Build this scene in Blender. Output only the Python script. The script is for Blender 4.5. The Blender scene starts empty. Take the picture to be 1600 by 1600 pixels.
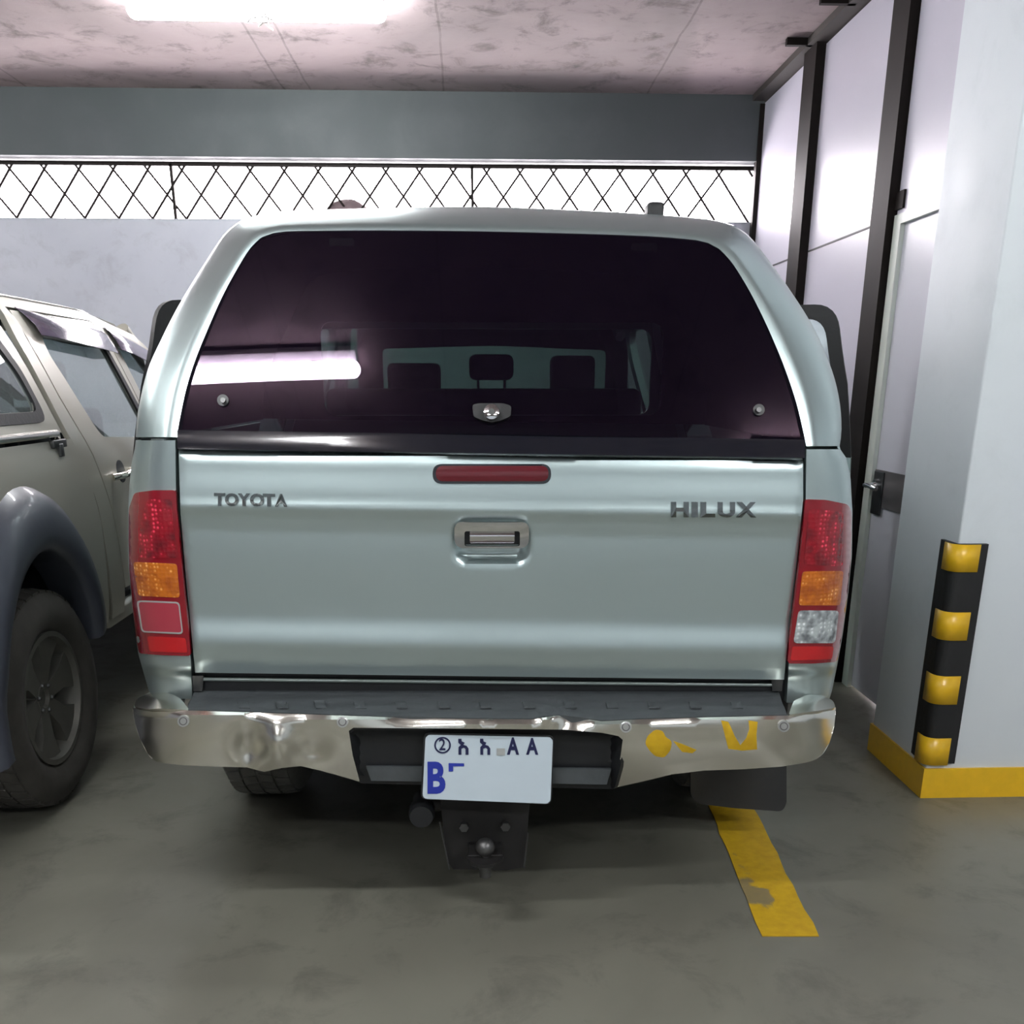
import bpy, bmesh, math, random
from math import sin, cos, tan, pi, radians, sqrt, atan2
from mathutils import Vector, Matrix
from mathutils.geometry import delaunay_2d_cdt
random.seed(7)
S = bpy.context.scene
COL = S.collection

# ------------------------------------------------------------------ camera
FPX, PPX, PPY, TH, PSI, CH = 1500.0, 800.0, 1100.0, radians(18.43), radians(2.17), 1.4
FWD = Vector((sin(PSI)*cos(TH), cos(PSI)*cos(TH), -sin(TH)))
RGT = Vector((cos(PSI), -sin(PSI), 0))
UPV = RGT.cross(FWD)
CAMP = Vector((0, 0, CH))
cd = bpy.data.cameras.new('camera'); cam = bpy.data.objects.new('camera', cd); COL.objects.link(cam)
m = Matrix((RGT, UPV, -FWD)).transposed().to_4x4(); m.translation = CAMP; cam.matrix_world = m
cd.sensor_width = 36; cd.sensor_fit = 'HORIZONTAL'; cd.lens = FPX/1600*36; cd.shift_y = (PPY-800)/1600
cd.clip_start = 0.05; S.camera = cam

# ------------------------------------------------------------------ world, lamps, exposure
w = bpy.data.worlds.new('world'); S.world = w; w.use_nodes = True
bgn = w.node_tree.nodes['Background']
bgn.inputs[0].default_value = (1.0, 0.93, 0.97, 1); bgn.inputs[1].default_value = 26.0
S.view_settings.view_transform = 'Standard'; S.view_settings.look = 'None'
S.view_settings.exposure = 0.0; S.view_settings.gamma = 1
LAMP_W = 120.0
# ceiling lamps of the garage, plus two added fill lamps behind the camera: (x, y, length)
LAMPS = [(-.985, 5.30, 1.20), (-1.19, 0.88, 1.20), (2.2, 0.3, 1.20), (-1.2, -1.5, 1.20), (2.0, -1.5, 1.20), (-3.6, 2.2, 1.20), (-4.6, 5.3, 1.20)]
CEIL = 3.12

def ray(x, y): return FWD + RGT*((x-PPX)/FPX) - UPV*((y-PPY)/FPX)
def P(x, y, Y=None, Z=None, X=None):
    d = ray(x, y)
    t = Y/d.y if Y is not None else ((Z-CH)/d.z if Z is not None else X/d.x)
    return CAMP + d*t
def PT(x, y, A, k, z0=1.27):
    d = ray(x, y); t = (A + k*(CH-z0))/(d.y-k*d.z); return CAMP + d*t

# ------------------------------------------------------------------ materials
MATS = {}
def mat(name, col, rough=.5, metal=0, coat=0, emit=None, spec=.5, bump=None, var=None, trans=0, scale=20):
    if name in MATS: return MATS[name]
    m = bpy.data.materials.new(name); m.use_nodes = True; nt = m.node_tree; b = nt.nodes['Principled BSDF']
    b.inputs['Base Color'].default_value = (*col, 1); b.inputs['Roughness'].default_value = rough
    b.inputs['Metallic'].default_value = metal; b.inputs['Coat Weight'].default_value = coat
    b.inputs['Coat Roughness'].default_value = .04
    b.inputs['Specular IOR Level'].default_value = spec; b.inputs['Transmission Weight'].default_value = trans
    if emit:
        b.inputs['Emission Color'].default_value = (*emit[:3], 1); b.inputs['Emission Strength'].default_value = emit[3]
    tc = nt.nodes.new('ShaderNodeTexCoord')
    n = nt.nodes.new('ShaderNodeTexNoise'); n.inputs['Scale'].default_value = scale; n.inputs['Detail'].default_value = 6
    nt.links.new(tc.outputs['Object'], n.inputs['Vector'])
    v = var if var is not None else .06
    mx = nt.nodes.new('ShaderNodeMix'); mx.data_type = 'RGBA'
    mx.inputs[6].default_value = (*[c*(1-v) for c in col], 1); mx.inputs[7].default_value = (*[min(1, c*(1+v)) for c in col], 1)
    nt.links.new(n.outputs['Fac'], mx.inputs[0]); nt.links.new(mx.outputs[2], b.inputs['Base Color'])
    if bump:
        bp = nt.nodes.new('ShaderNodeBump'); bp.inputs['Strength'].default_value = bump; bp.inputs['Distance'].default_value = .01
        nt.links.new(n.outputs['Fac'], bp.inputs['Height']); nt.links.new(bp.outputs[0], b.inputs['Normal'])
    MATS[name] = m; return m

def ramp(nt, src, stops):
    r = nt.nodes.new('ShaderNodeValToRGB'); el = r.color_ramp.elements
    while len(el) < len(stops): el.new(.5)
    for e, (p, c) in zip(el, stops): e.position = p; e.color = (*c, 1) if len(c) == 3 else c
    nt.links.new(src, r.inputs[0]); return r.outputs[0]
def noise(nt, vec, sc, det=5, dist=0, rough=.55):
    n = nt.nodes.new('ShaderNodeTexNoise'); n.inputs['Scale'].default_value = sc; n.inputs['Detail'].default_value = det
    n.inputs['Distortion'].default_value = dist; n.inputs['Roughness'].default_value = rough
    nt.links.new(vec, n.inputs['Vector']); return n.outputs['Fac']
def mixc(nt, fac, a, b, mode='MIX'):
    x = nt.nodes.new('ShaderNodeMix'); x.data_type = 'RGBA'; x.blend_type = mode
    for s, i in ((fac, 0), (a, 6), (b, 7)):
        if isinstance(s, (int, float)): x.inputs[i].default_value = s
        elif isinstance(s, tuple): x.inputs[i].default_value = (*s, 1)
        else: nt.links.new(s, x.inputs[i])
    return x.outputs[2]
def mathn(nt, op, a, b=0.0, clamp=False):
    x = nt.nodes.new('ShaderNodeMath'); x.operation = op; x.use_clamp = clamp
    for s, i in ((a, 0), (b, 1)):
        if isinstance(s, (int, float)): x.inputs[i].default_value = s
        else: nt.links.new(s, x.inputs[i])
    return x.outputs[0]

def concrete(name, c1, c2, c3, rough, sc=1.2, stain=.5, bump=.1, cracks=0, seams=()):
    m = bpy.data.materials.new(name); m.use_nodes = True; nt = m.node_tree; b = nt.nodes['Principled BSDF']
    tc = nt.nodes.new('ShaderNodeTexCoord').outputs['Object']
    n1 = noise(nt, tc, sc, 8, .6); n2 = noise(nt, tc, sc*5, 8, .4, .7); n3 = noise(nt, tc, sc*.45, 3, 1.2)
    c = ramp(nt, n1, [(.3, c1), (.7, c2)])
    c = mixc(nt, mathn(nt, 'MULTIPLY', ramp(nt, n2, [(.52, (0, 0, 0)), (.72, (1, 1, 1))]), stain), c, c3)
    c = mixc(nt, mathn(nt, 'MULTIPLY', ramp(nt, n3, [(.5, (0, 0, 0)), (.75, (1, 1, 1))]), stain*.7), c, c3)
    if cracks:
        vo = nt.nodes.new('ShaderNodeTexVoronoi'); vo.feature = 'DISTANCE_TO_EDGE'; vo.inputs['Scale'].default_value = cracks
        ad = nt.nodes.new('ShaderNodeVectorMath'); ad.operation = 'ADD'; nt.links.new(tc, ad.inputs[0])
        nz = nt.nodes.new('ShaderNodeTexNoise'); nz.inputs['Scale'].default_value = 2.5; nt.links.new(tc, nz.inputs['Vector'])
        nt.links.new(nz.outputs['Color'], ad.inputs[1]); nt.links.new(ad.outputs[0], vo.inputs['Vector'])
        k = ramp(nt, vo.outputs['Distance'], [(.0, (1, 1, 1)), (.012, (0, 0, 0))])
        c = mixc(nt, mathn(nt, 'MULTIPLY', k, .45), c, tuple(x*.45 for x in c3))
    if seams:
        sp = nt.nodes.new('ShaderNodeSeparateXYZ'); nt.links.new(tc, sp.inputs[0])
        wob = mathn(nt, 'MULTIPLY', mathn(nt, 'SUBTRACT', n1, .5), .06)
        xx = mathn(nt, 'ADD', sp.outputs[0], wob); k = None
        for q in seams:
            v = mathn(nt, 'LESS_THAN', mathn(nt, 'ABSOLUTE', mathn(nt, 'SUBTRACT', xx, q)), .006)
            k = v if k is None else mathn(nt, 'MAXIMUM', k, v)
        c = mixc(nt, mathn(nt, 'MULTIPLY', mathn(nt, 'MULTIPLY', k, .7), n2), c, tuple(x*.4 for x in c3))
    nt.links.new(c, b.inputs['Base Color'])
    nt.links.new(ramp(nt, n2, [(.3, (rough*.8,)*3), (.8, (min(1, rough*1.3),)*3)]), b.inputs['Roughness'])
    bp = nt.nodes.new('ShaderNodeBump'); bp.inputs['Strength'].default_value = bump; bp.inputs['Distance'].default_value = .01
    nt.links.new(n2, bp.inputs['Height']); nt.links.new(bp.outputs[0], b.inputs['Normal'])
    MATS[name] = m; return m

concrete('floor_concrete', (.130, .126, .102), (.215, .210, .172), (.070, .067, .054), .40, .8, .65, .06)
concrete('ceiling_concrete', (.30, .235, .24), (.42, .335, .335), (.13, .112, .108), .85, .9, 1.0, .3, 0, (-.16, -.98, -1.14, -2.7, 1.1))
concrete('beam_paint', (.042, .050, .052), (.058, .065, .069), (.065, .078, .075), .7, .6, .4, .05)
concrete('parapet_paint', (.35, .355, .40), (.41, .415, .46), (.28, .28, .29), .7, 1.4, .5, .08)
concrete('pillar_paint', (.64, .68, .72), (.70, .74, .77), (.56, .60, .62), .55, 1.0, .3, .03)
mat('laminate', (.58, .56, .64), .34, var=.02, scale=3, spec=.6)
mat('door_white', (.60, .60, .66), .3, var=.02, scale=3)
mat('dark_steel', (.010, .007, .006), .6, 0, var=.3, spec=.15)
mat('shade_strip', (.05, .042, .038), .7)
mat('badge_chrome', (.22, .24, .24), .14, 1)
mat('seam', (.03, .03, .03), .6)
mat('door_frame', (.62, .66, .60), .4, var=.03)
mat('grey_plate', (.16, .15, .155), .35, .3)
mat('black_rubber', (.008, .008, .009), .55, bump=.15, scale=60)
mat('yellow_reflect', (.80, .47, .015), .35, coat=.4, var=.12, scale=30)
mat('silver_paint', (.53, .63, .635), .34, .88, .2, var=.015, scale=4)
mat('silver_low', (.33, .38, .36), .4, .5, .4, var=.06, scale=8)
mat('beige_paint', (.44, .42, .36), .36, .35, .5, var=.05, scale=5)
mat('flare_grey', (.055, .06, .078), .38, 0, .2, var=.1)
mat('chrome', (.86, .84, .77), .20, 1, var=.03, scale=6)
mat('chrome_clean', (.85, .85, .86), .06, 1, var=.02)
mat('black_gloss', (.006, .007, .012), .10, 0, .8)
mat('black_plastic', (.012, .013, .015), .45, var=.2)
mat('grey_plastic', (.055, .062, .066), .5, var=.25, scale=25, bump=.2)
mat('tyre', (.12, .117, .105), .75, var=.25, scale=30, bump=.2)
mat('flap_rubber', (.028, .029, .030), .5, bump=.15, scale=30)
mat('tyre_dusty', (.055, .05, .044), .85, var=.35, scale=18, bump=.2)
mat('alloy', (.15, .145, .13), .55, .5, var=.25, scale=14)
mat('under_metal', (.015, .014, .014), .6, .3, var=.4)
mat('scratched_steel', (.10, .10, .10), .4, .8, var=.4)
mat('interior_dark', (.012, .012, .014), .8)
mat('seat_cloth', (.018, .018, .022), .9)
mat('red_lens', (.20, .003, .010), .12, 0, 1, var=.1)
mat('red_lens_bright', (.42, .006, .01), .12, 0, 1)
mat('red_reflector', (.34, .035, .055), .2, 0, .8)
mat('dark_red_lens', (.10, .006, .012), .2, 0, .6)
mat('white_plate', (.52, .60, .66), .3, coat=.3, var=.03)
mat('blue_ink', (.015, .03, .30), .4)
mat('navy_ink', (.01, .012, .06), .4)
mat('lamp_white', (.7, .7, .7), .4)
mat('wire_white', (.55, .52, .50), .5)
mat('dirt_heap', (.10, .07, .075), .9, bump=.5)
mat('lamp_glow', (1, 1, 1), .5, emit=(.95, .99, 1, LAMP_W))
mat('purple_plastic', (.10, .075, .12), .12, 0, .6)
mat('sensor_grey', (.45, .46, .45), .35, .4)

def facet(name, base, hi, dark, sx, sz):
    m = bpy.data.materials.new(name); m.use_nodes = True; nt = m.node_tree; b = nt.nodes['Principled BSDF']
    tc = nt.nodes.new('ShaderNodeTexCoord').outputs['Object']
    vo = nt.nodes.new('ShaderNodeTexVoronoi'); vo.inputs['Scale'].default_value = sx; vo.inputs['Randomness'].default_value = .35
    nt.links.new(tc, vo.inputs['Vector'])
    n = noise(nt, tc, sz, 2)
    k = mathn(nt, 'MULTIPLY', ramp(nt, vo.outputs['Distance'], [(.15, (1, 1, 1)), (.42, (0, 0, 0))]), ramp(nt, n, [(.45, (0, 0, 0)), (.6, (1, 1, 1))]))
    c = mixc(nt, ramp(nt, n, [(.3, (0, 0, 0)), (.55, (1, 1, 1))]), dark, base)
    c = mixc(nt, k, c, hi)
    nt.links.new(c, b.inputs['Base Color']); b.inputs['Roughness'].default_value = .15; b.inputs['Coat Weight'].default_value = 1
    bp = nt.nodes.new('ShaderNodeBump'); bp.inputs['Strength'].default_value = .5; bp.inputs['Distance'].default_value = .004
    nt.links.new(vo.outputs['Distance'], bp.inputs['Height']); nt.links.new(bp.outputs[0], b.inputs['Normal'])
    MATS[name] = m
facet('red_cells', (.26, .003, .012), (1.0, .06, .12), (.11, .003, .008), 95, 28)
facet('amber_cells', (.50, .13, .008), (1.0, .48, .12), (.30, .06, .005), 95, 28)
facet('clear_cells', (.42, .46, .47), (.95, .98, 1.0), (.12, .13, .14), 85, 34)

def glass(name, tint, refl=(1, 1, 1), ior=1.5, rough=0.0, gain=1.0, haze=0.0, haze_col=(.5, .5, .5)):
    m = bpy.data.materials.new(name); m.use_nodes = True; nt = m.node_tree
    nt.nodes.remove(nt.nodes['Principled BSDF']); out = nt.nodes['Material Output']
    t = nt.nodes.new('ShaderNodeBsdfTransparent'); t.inputs[0].default_value = (*tint, 1)
    g = nt.nodes.new('ShaderNodeBsdfGlossy'); g.inputs['Roughness'].default_value = rough; g.inputs[0].default_value = (*refl, 1)
    f = nt.nodes.new('ShaderNodeFresnel'); geo = nt.nodes.new('ShaderNodeNewGeometry')
    io = mathn(nt, 'ADD', ior, mathn(nt, 'MULTIPLY', geo.outputs['Backfacing'], 1/ior-ior)); nt.links.new(io, f.inputs[0])
    df = nt.nodes.new('ShaderNodeBsdfDiffuse'); df.inputs[0].default_value = (*haze_col, 1); m0 = nt.nodes.new('ShaderNodeMixShader'); m0.inputs[0].default_value = haze  # diffuse haze puts a reflected sheen into the glass colour
    nt.links.new(t.outputs[0], m0.inputs[1]); nt.links.new(df.outputs[0], m0.inputs[2])
    mx = nt.nodes.new('ShaderNodeMixShader')
    nt.links.new(mathn(nt, 'MULTIPLY', f.outputs[0], gain, True), mx.inputs[0]); nt.links.new(m0.outputs[0], mx.inputs[1]); nt.links.new(g.outputs[0], mx.inputs[2])
    nt.links.new(mx.outputs[0], out.inputs[0]); MATS[name] = m
glass('tinted_glass', (.11, .13, .13), (1, .76, 1), 1.5, 0.0, .52, .014, (.20, .12, .32))  # purple haze painted in for the ceiling's reflected tone
glass('side_glass', (.66, .76, .76), (1, 1, 1), 1.5, 0.0, 2.0, .28, (.42, .47, .47))  # pale haze painted in for the reflections on the side windows
glass('clear_glass', (.66, .84, .76))

# ------------------------------------------------------------------ mesh helpers
def tag(o, label=None, cat=None, group=None, kind=None):
    for k, v in (('label', label), ('category', cat), ('group', group), ('kind', kind)):
        if v: o[k] = v
    return o
def empty(name, loc, label, cat, group=None):
    o = bpy.data.objects.new(name, None); o.empty_display_size = .2; COL.objects.link(o); o.location = loc
    return tag(o, label, cat, group)
def wloc(o):
    v = Vector(o.location)
    while o.parent: o = o.parent; v += Vector(o.location)
    return v
def link(name, me, m, parent=None, smooth=None):
    o = bpy.data.objects.new(name, me); COL.objects.link(o)
    if m: me.materials.append(MATS[m])
    if parent is not None:
        o.parent = parent; o.location = -wloc(parent) if parent.type == 'EMPTY' else Vector((0, 0, 0))
    if smooth is not None:
        for p in me.polygons: p.use_smooth = True
        if smooth < 180:
            try: me.set_sharp_from_angle(angle=radians(smooth))
            except Exception: pass
    return o
def from_bm(name, bm, m, parent=None, smooth=35, fix=True):
    if fix: bmesh.ops.recalc_face_normals(bm, faces=bm.faces)
    me = bpy.data.meshes.new(name); bm.to_mesh(me); bm.free(); return link(name, me, m, parent, smooth)
def bx(bm, x0, x1, y0, y1, z0, z1, bev=0):
    r = bmesh.ops.create_cube(bm, size=1); vs = r['verts']
    for v in vs:
        v.co = Vector(((x0+x1)/2 + v.co.x*(x1-x0), (y0+y1)/2 + v.co.y*(y1-y0), (z0+z1)/2 + v.co.z*(z1-z0)))
    if bev:
        es = list({e for v in vs for e in v.link_edges})
        bmesh.ops.bevel(bm, geom=es, offset=bev, segments=3, affect='EDGES', profile=.5)
def box(name, x0, x1, y0, y1, z0, z1, m, parent=None, bev=0):
    bm = bmesh.new(); bx(bm, x0, x1, y0, y1, z0, z1, bev); return from_bm(name, bm, m, parent)
def tubebm(bm, pts, r, seg=10, cap=True):
    pts = [Vector(p) for p in pts]; rings = []
    rr = r if isinstance(r, (list, tuple)) else [r]*len(pts)
    up = None
    for i, p in enumerate(pts):
        d = (pts[min(i+1, len(pts)-1)] - pts[max(i-1, 0)]).normalized()
        if up is None: up = Vector((0, 0, 1)) if abs(d.z) < .9 else Vector((1, 0, 0))
        a = d.cross(up).normalized(); b = a.cross(d).normalized(); up = b
        rings.append([bm.verts.new(p + a*rr[i]*cos(2*pi*k/seg) + b*rr[i]*sin(2*pi*k/seg)) for k in range(seg)])
    for A, B in zip(rings, rings[1:]):
        for k in range(seg): bm.faces.new((A[k], A[(k+1) % seg], B[(k+1) % seg], B[k]))
    if cap: bm.faces.new(rings[0]); bm.faces.new(rings[-1])
def tube(name, pts, r, m, parent=None, seg=10):
    bm = bmesh.new(); tubebm(bm, pts, r, seg); return from_bm(name, bm, m, parent, 50)
def lathebm(bm, prof, c, axis='X', seg=48, closed=False):
    c = Vector(c); rings = []
    for a, r in prof:
        ring = []
        for k in range(seg):
            t = 2*pi*k/seg
            if axis == 'X': v = Vector((a, r*cos(t), r*sin(t)))
            elif axis == 'Y': v = Vector((r*cos(t), a, r*sin(t)))
            else: v = Vector((r*cos(t), r*sin(t), a))
            ring.append(bm.verts.new(c+v))
        rings.append(ring)
    n = len(rings)
    for i in range(n if closed else n-1):
        A, B = rings[i], rings[(i+1) % n]
        for k in range(seg): bm.faces.new((A[k], A[(k+1) % seg], B[(k+1) % seg], B[k]))
    if not closed:
        for R in (rings[0], rings[-1]): bm.faces.new(R)
def lathe(name, prof, c, axis, m, parent=None, seg=48, closed=False, smooth=35):
    bm = bmesh.new(); lathebm(bm, prof, c, axis, seg, closed); return from_bm(name, bm, m, parent, smooth)
def inside(p, poly):
    x, y = p; r = False; j = len(poly)-1
    for i in range(len(poly)):
        xi, yi = poly[i]; xj, yj = poly[j]
        if (yi > y) != (yj > y) and x < (xj-xi)*(y-yi)/(yj-yi)+xi: r = not r
        j = i
    return r
def dens(poly, step):
    out = []
    for i in range(len(poly)):
        a = poly[i]; b = poly[(i+1) % len(poly)]; n = max(1, int(math.hypot(b[0]-a[0], b[1]-a[1])/step))
        for k in range(n): out.append((a[0]+(b[0]-a[0])*k/n, a[1]+(b[1]-a[1])*k/n))
    return out
def fillet(poly, r, n=5):
    out = []; N = len(poly)
    for i in range(N):
        p = Vector(poly[i]); a = Vector(poly[i-1]); b = Vector(poly[(i+1) % N])
        ri = r[i] if isinstance(r, (list, tuple)) else r
        if ri <= 0: out.append(tuple(p)); continue
        da = (a-p); db = (b-p); q = min(ri, da.length*.49, db.length*.49)
        s = p+da.normalized()*q; e = p+db.normalized()*q
        for k in range(n+1):
            t = k/n; out.append(tuple(s*(1-t)**2 + p*2*t*(1-t) + e*t*t))
    return out
def rrect(x0, y0, x1, y1, r, n=6): return fillet([(x0, y0), (x1, y0), (x1, y1), (x0, y1)], r, n)
def spline(pts, n=6):
    out = []; N = len(pts)
    for i in range(N-1):
        p0 = Vector(pts[max(i-1, 0)]); p1 = Vector(pts[i]); p2 = Vector(pts[i+1]); p3 = Vector(pts[min(i+2, N-1)])
        for k in range(n):
            t = k/n
            out.append(tuple(.5*((2*p1)+(p2-p0)*t+(2*p0-5*p1+4*p2-p3)*t*t+(3*p1-p0-3*p2+p3)*t**3)))
    out.append(tuple(pts[-1])); return out
def lerp(tab, x):
    if x <= tab[0][0]: return tab[0][1]
    for (a, fa), (b, fb) in zip(tab, tab[1:]):
        if x <= b: 
            t = (x-a)/(b-a); t = t*t*(3-2*t); return fa+(fb-fa)*t
    return tab[-1][1]
def clerp(tab, x):
    n = len(tab)
    if x <= tab[0][0]: return tab[0][1]
    if x >= tab[-1][0]: return tab[-1][1]
    for i in range(n-1):
        (a, fa), (b, fb) = tab[i], tab[i+1]
        if x <= b:
            h = b-a; t = (x-a)/h
            sl = lambda j: 0 if j <= 0 or j >= n-1 else (tab[j+1][1]-tab[j-1][1])/(tab[j+1][0]-tab[j-1][0])
            m0, m1 = sl(i)*h, sl(i+1)*h
            return (2*t**3-3*t*t+1)*fa+(t**3-2*t*t+t)*m0+(-2*t**3+3*t*t)*fb+(t**3-t*t)*m1
def llerp(tab, x):
    if x <= tab[0][0]: return tab[0][1]
    for (a, fa), (b, fb) in zip(tab, tab[1:]):
        if x <= b: return fa+(fb-fa)*(x-a)/(b-a)
    return tab[-1][1]
def panel(name, outer, fn, step, m, parent=None, holes=(), thick=.004, face=None, smooth=40):
    """a curved sheet: a 2D outline with holes, filled with fine triangles and bent by fn(u, v); face = direction it looks"""
    polys = [dens(outer, step)] + [dens(h, step) for h in holes]
    vs = []; ed = []
    for p in polys:
        s = len(vs); vs += [Vector(q) for q in p]; ed += [(s+i, s+(i+1) % len(p)) for i in range(len(p))]
    xs = [q[0] for q in outer]; ys = [q[1] for q in outer]
    y = min(ys)+step*.5; row = 0; bd = [v.copy() for v in vs]
    cell = {}
    for v in bd: cell.setdefault((int(v.x//step), int(v.y//step)), []).append(v)
    while y < max(ys):
        x = min(xs)+step*(.5 if row % 2 else .25)
        while x < max(xs):
            if inside((x, y), outer) and not any(inside((x, y), h) for h in holes):
                cx, cy = int(x//step), int(y//step)
                if not any((q.x-x)**2+(q.y-y)**2 < (step*.5)**2 for i in (-1, 0, 1) for j in (-1, 0, 1) for q in cell.get((cx+i, cy+j), ())):
                    vs.append(Vector((x, y)))
            x += step
        y += step*.9; row += 1
    r = delaunay_2d_cdt(vs, ed, [], 0, 1e-6)
    V = r[0]; F = []
    for f in r[2]:
        c = ((V[f[0]].x+V[f[1]].x+V[f[2]].x)/3, (V[f[0]].y+V[f[1]].y+V[f[2]].y)/3)
        if abs((V[f[1]]-V[f[0]]).cross(V[f[2]]-V[f[0]])) < .01*step*step: continue
        if inside(c, outer) and not any(inside(c, h) for h in holes): F.append(f)
    me = bpy.data.meshes.new(name); W = [Vector(fn(v.x, v.y)) for v in V]
    if face is not None:
        tot = Vector((0, 0, 0))
        for f in F: tot += (W[f[1]]-W[f[0]]).cross(W[f[2]]-W[f[0]])
        if tot.dot(Vector(face)) < 0: F = [tuple(reversed(f)) for f in F]
    me.from_pydata(W, [], F); me.update()
    bm = bmesh.new(); bm.from_mesh(me)
    bmesh.ops.delete(bm, geom=[v for v in bm.verts if not v.link_faces], context='VERTS')
    if not smooth: pass
    bm.to_mesh(me); bm.free()
    o = link(name, me, m, parent, smooth)
    if thick:
        s = o.modifiers.new('thickness', 'SOLIDIFY'); s.thickness = thick; s.offset = -1
        e = o.modifiers.new('edges', 'EDGE_SPLIT'); e.split_angle = radians(50)
    return o
def grid(name, rows, m, parent=None, closed=False, thick=0, smooth=40, face=None):
    me = bpy.data.meshes.new(name); n = len(rows[0]); vs = [Vector(p) for r in rows for p in r]; F = []
    for i in range(len(rows)-1):
        for k in range(n if closed else n-1):
            F.append((i*n+k, i*n+(k+1) % n, (i+1)*n+(k+1) % n, (i+1)*n+k))
    if face is not None:
        tot = Vector((0, 0, 0))
        for f in F: tot += (vs[f[1]]-vs[f[0]]).cross(vs[f[2]]-vs[f[0]])
        if tot.dot(Vector(face)) < 0: F = [tuple(reversed(f)) for f in F]
    me.from_pydata(vs, [], F); me.update(); o = link(name, me, m, parent, smooth)
    if thick:
        s = o.modifiers.new('thickness', 'SOLIDIFY'); s.thickness = thick; s.offset = -1
        e = o.modifiers.new('edges', 'EDGE_SPLIT'); e.split_angle = radians(50)
    return o
def join(name, objs, m=None):
    """merge several freshly built sheets into one mesh"""
    dg = bpy.context.evaluated_depsgraph_get(); dg.update()
    bm = bmesh.new()
    for o in objs:
        e = o.evaluated_get(dg); me = e.to_mesh(); bm.from_mesh(me); e.to_mesh_clear()
    base = objs[0]; par = base.parent; mm = base.data.materials[0]; loc = base.location.copy()
    for o in objs: bpy.data.objects.remove(o)
    me = bpy.data.meshes.new(name); bm.to_mesh(me); bm.free(); me.materials.append(mm)
    o = bpy.data.objects.new(name, me); COL.objects.link(o); o.parent = par; o.location = loc
    return o
FONT = None
def letters(name, s, fn, u0, u1, v0, v1, m, parent, depth, bold=0.0, face=(0, -1, 0)):
    """text stretched over the rectangle u0..u1, v0..v1 of fn and raised by depth"""
    cu = bpy.data.curves.new(name, 'FONT'); cu.body = s; cu.size = 1; cu.extrude = .5; cu.offset = bold; cu.resolution_u = 4
    to = bpy.data.objects.new(name, cu); COL.objects.link(to)
    dg = bpy.context.evaluated_depsgraph_get(); dg.update()
    me = bpy.data.meshes.new_from_object(to.evaluated_get(dg)); bpy.data.objects.remove(to)
    xs = [v.co.x for v in me.vertices]; ys = [v.co.y for v in me.vertices]
    if not xs: return None
    x0, x1, y0, y1 = min(xs), max(xs), min(ys), max(ys)
    for v in me.vertices:
        u = u0+(u1-u0)*(v.co.x-x0)/(x1-x0); q = v1+(v0-v1)*(v.co.y-y0)/(y1-y0)
        p = Vector(fn(u, q)); v.co = p+Vector(face)*(depth if v.co.z > 0 else -.002)
    me.materials.clear(); return link(name, me, m, parent)

# ================================================================== THE SETTING
def struct(o): o['kind'] = 'structure'; return o
YB = 6.9
PAR_Z = P(600, 345, Y=YB).z; BEAM_Z = P(600, 247, Y=YB-.05).z
XW = 1.85; XD = 1.80
struct(box('floor', -7, 5, -6, YB+.3, -.1, 0, 'floor_concrete'))
struct(box('ceiling', -7, 5, -6, YB+.3, CEIL, CEIL+.2, 'ceiling_concrete'))
struct(box('wall_back', -7, XW, YB, YB+.25, 0, PAR_Z, 'parapet_paint'))
struct(box('trim_beam', -7, XW, YB-.05, YB+.25, BEAM_Z, CEIL, 'beam_paint'))
struct(box('wall_left', -7.2, -7, -6, YB+.3, 0, CEIL, 'parapet_paint'))
struct(box('wall_front', -7, 5, -6.2, -6, 0, CEIL, 'pillar_paint'))
struct(box('wall_far_right', 5, 5.2, -6, 3.3, 0, CEIL, 'pillar_paint'))
struct(box('wall_partition', 2.7, 5, 3.12, 3.3, 0, CEIL, 'pillar_paint'))
# pillar
p = box('wall_pillar', 1.58, 2.7, 3.09, 3.56, 0, CEIL, 'pillar_paint', bev=.008); struct(p)
struct(box('trim_yellow_kerb', 1.572, 2.72, 3.082, 3.568, 0, .112, 'yellow_reflect'))
# right wall: laminate panels between dark posts
def wall_right():
    wseg = [(4.70, 5.72), (5.95, YB)]
    o = box('wall_right', XW, XW+.12, 4.45, YB+.25, 0, CEIL-.045, 'laminate'); struct(o)
    for k, (a, b) in enumerate(((4.71, 5.73), (5.97, 6.88))):
        s = box('seam', XW-.004, XW+.01, a, b, 2.088, 2.096, 'seam', o); s.location = (0, 0, 0)
    o = box('wall_right_door', XD+.01, XD+.12, 3.56, 4.47, 2.08, CEIL-.045, 'laminate'); struct(o)
    struct(box('ceiling_shade_strip', XD-.03, XW+.05, 3.56, YB, CEIL-.035, CEIL, 'shade_strip'))  # dark strip standing in for the shade where wall meets ceiling
wall_right()
struct(box('trim_post', XD-.03, XD+.06, 4.48, 4.66, 0, CEIL-.05, 'dark_steel'))
struct(box('trim_post', XW-.05, XW+.03, 5.74, 5.94, 0, CEIL-.0, 'dark_steel'))
struct(box('trim_post', XW-.03, XW+.03, YB-.06, YB-.01, 0, CEIL-.05, 'dark_steel'))
struct(box('trim_bracket', XW-.19, XW-.04, 5.80, 5.83, CEIL-.035, CEIL-.001, 'dark_steel'))
struct(box('trim_bracket', XW-.21, XW-.04, 5.22, 5.25, CEIL-.035, CEIL-.001, 'dark_steel'))
struct(box('trim_bracket', XD+.0, XD+.03, 4.40, 4.48, 2.10, 2.17, 'dark_steel'))
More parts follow.
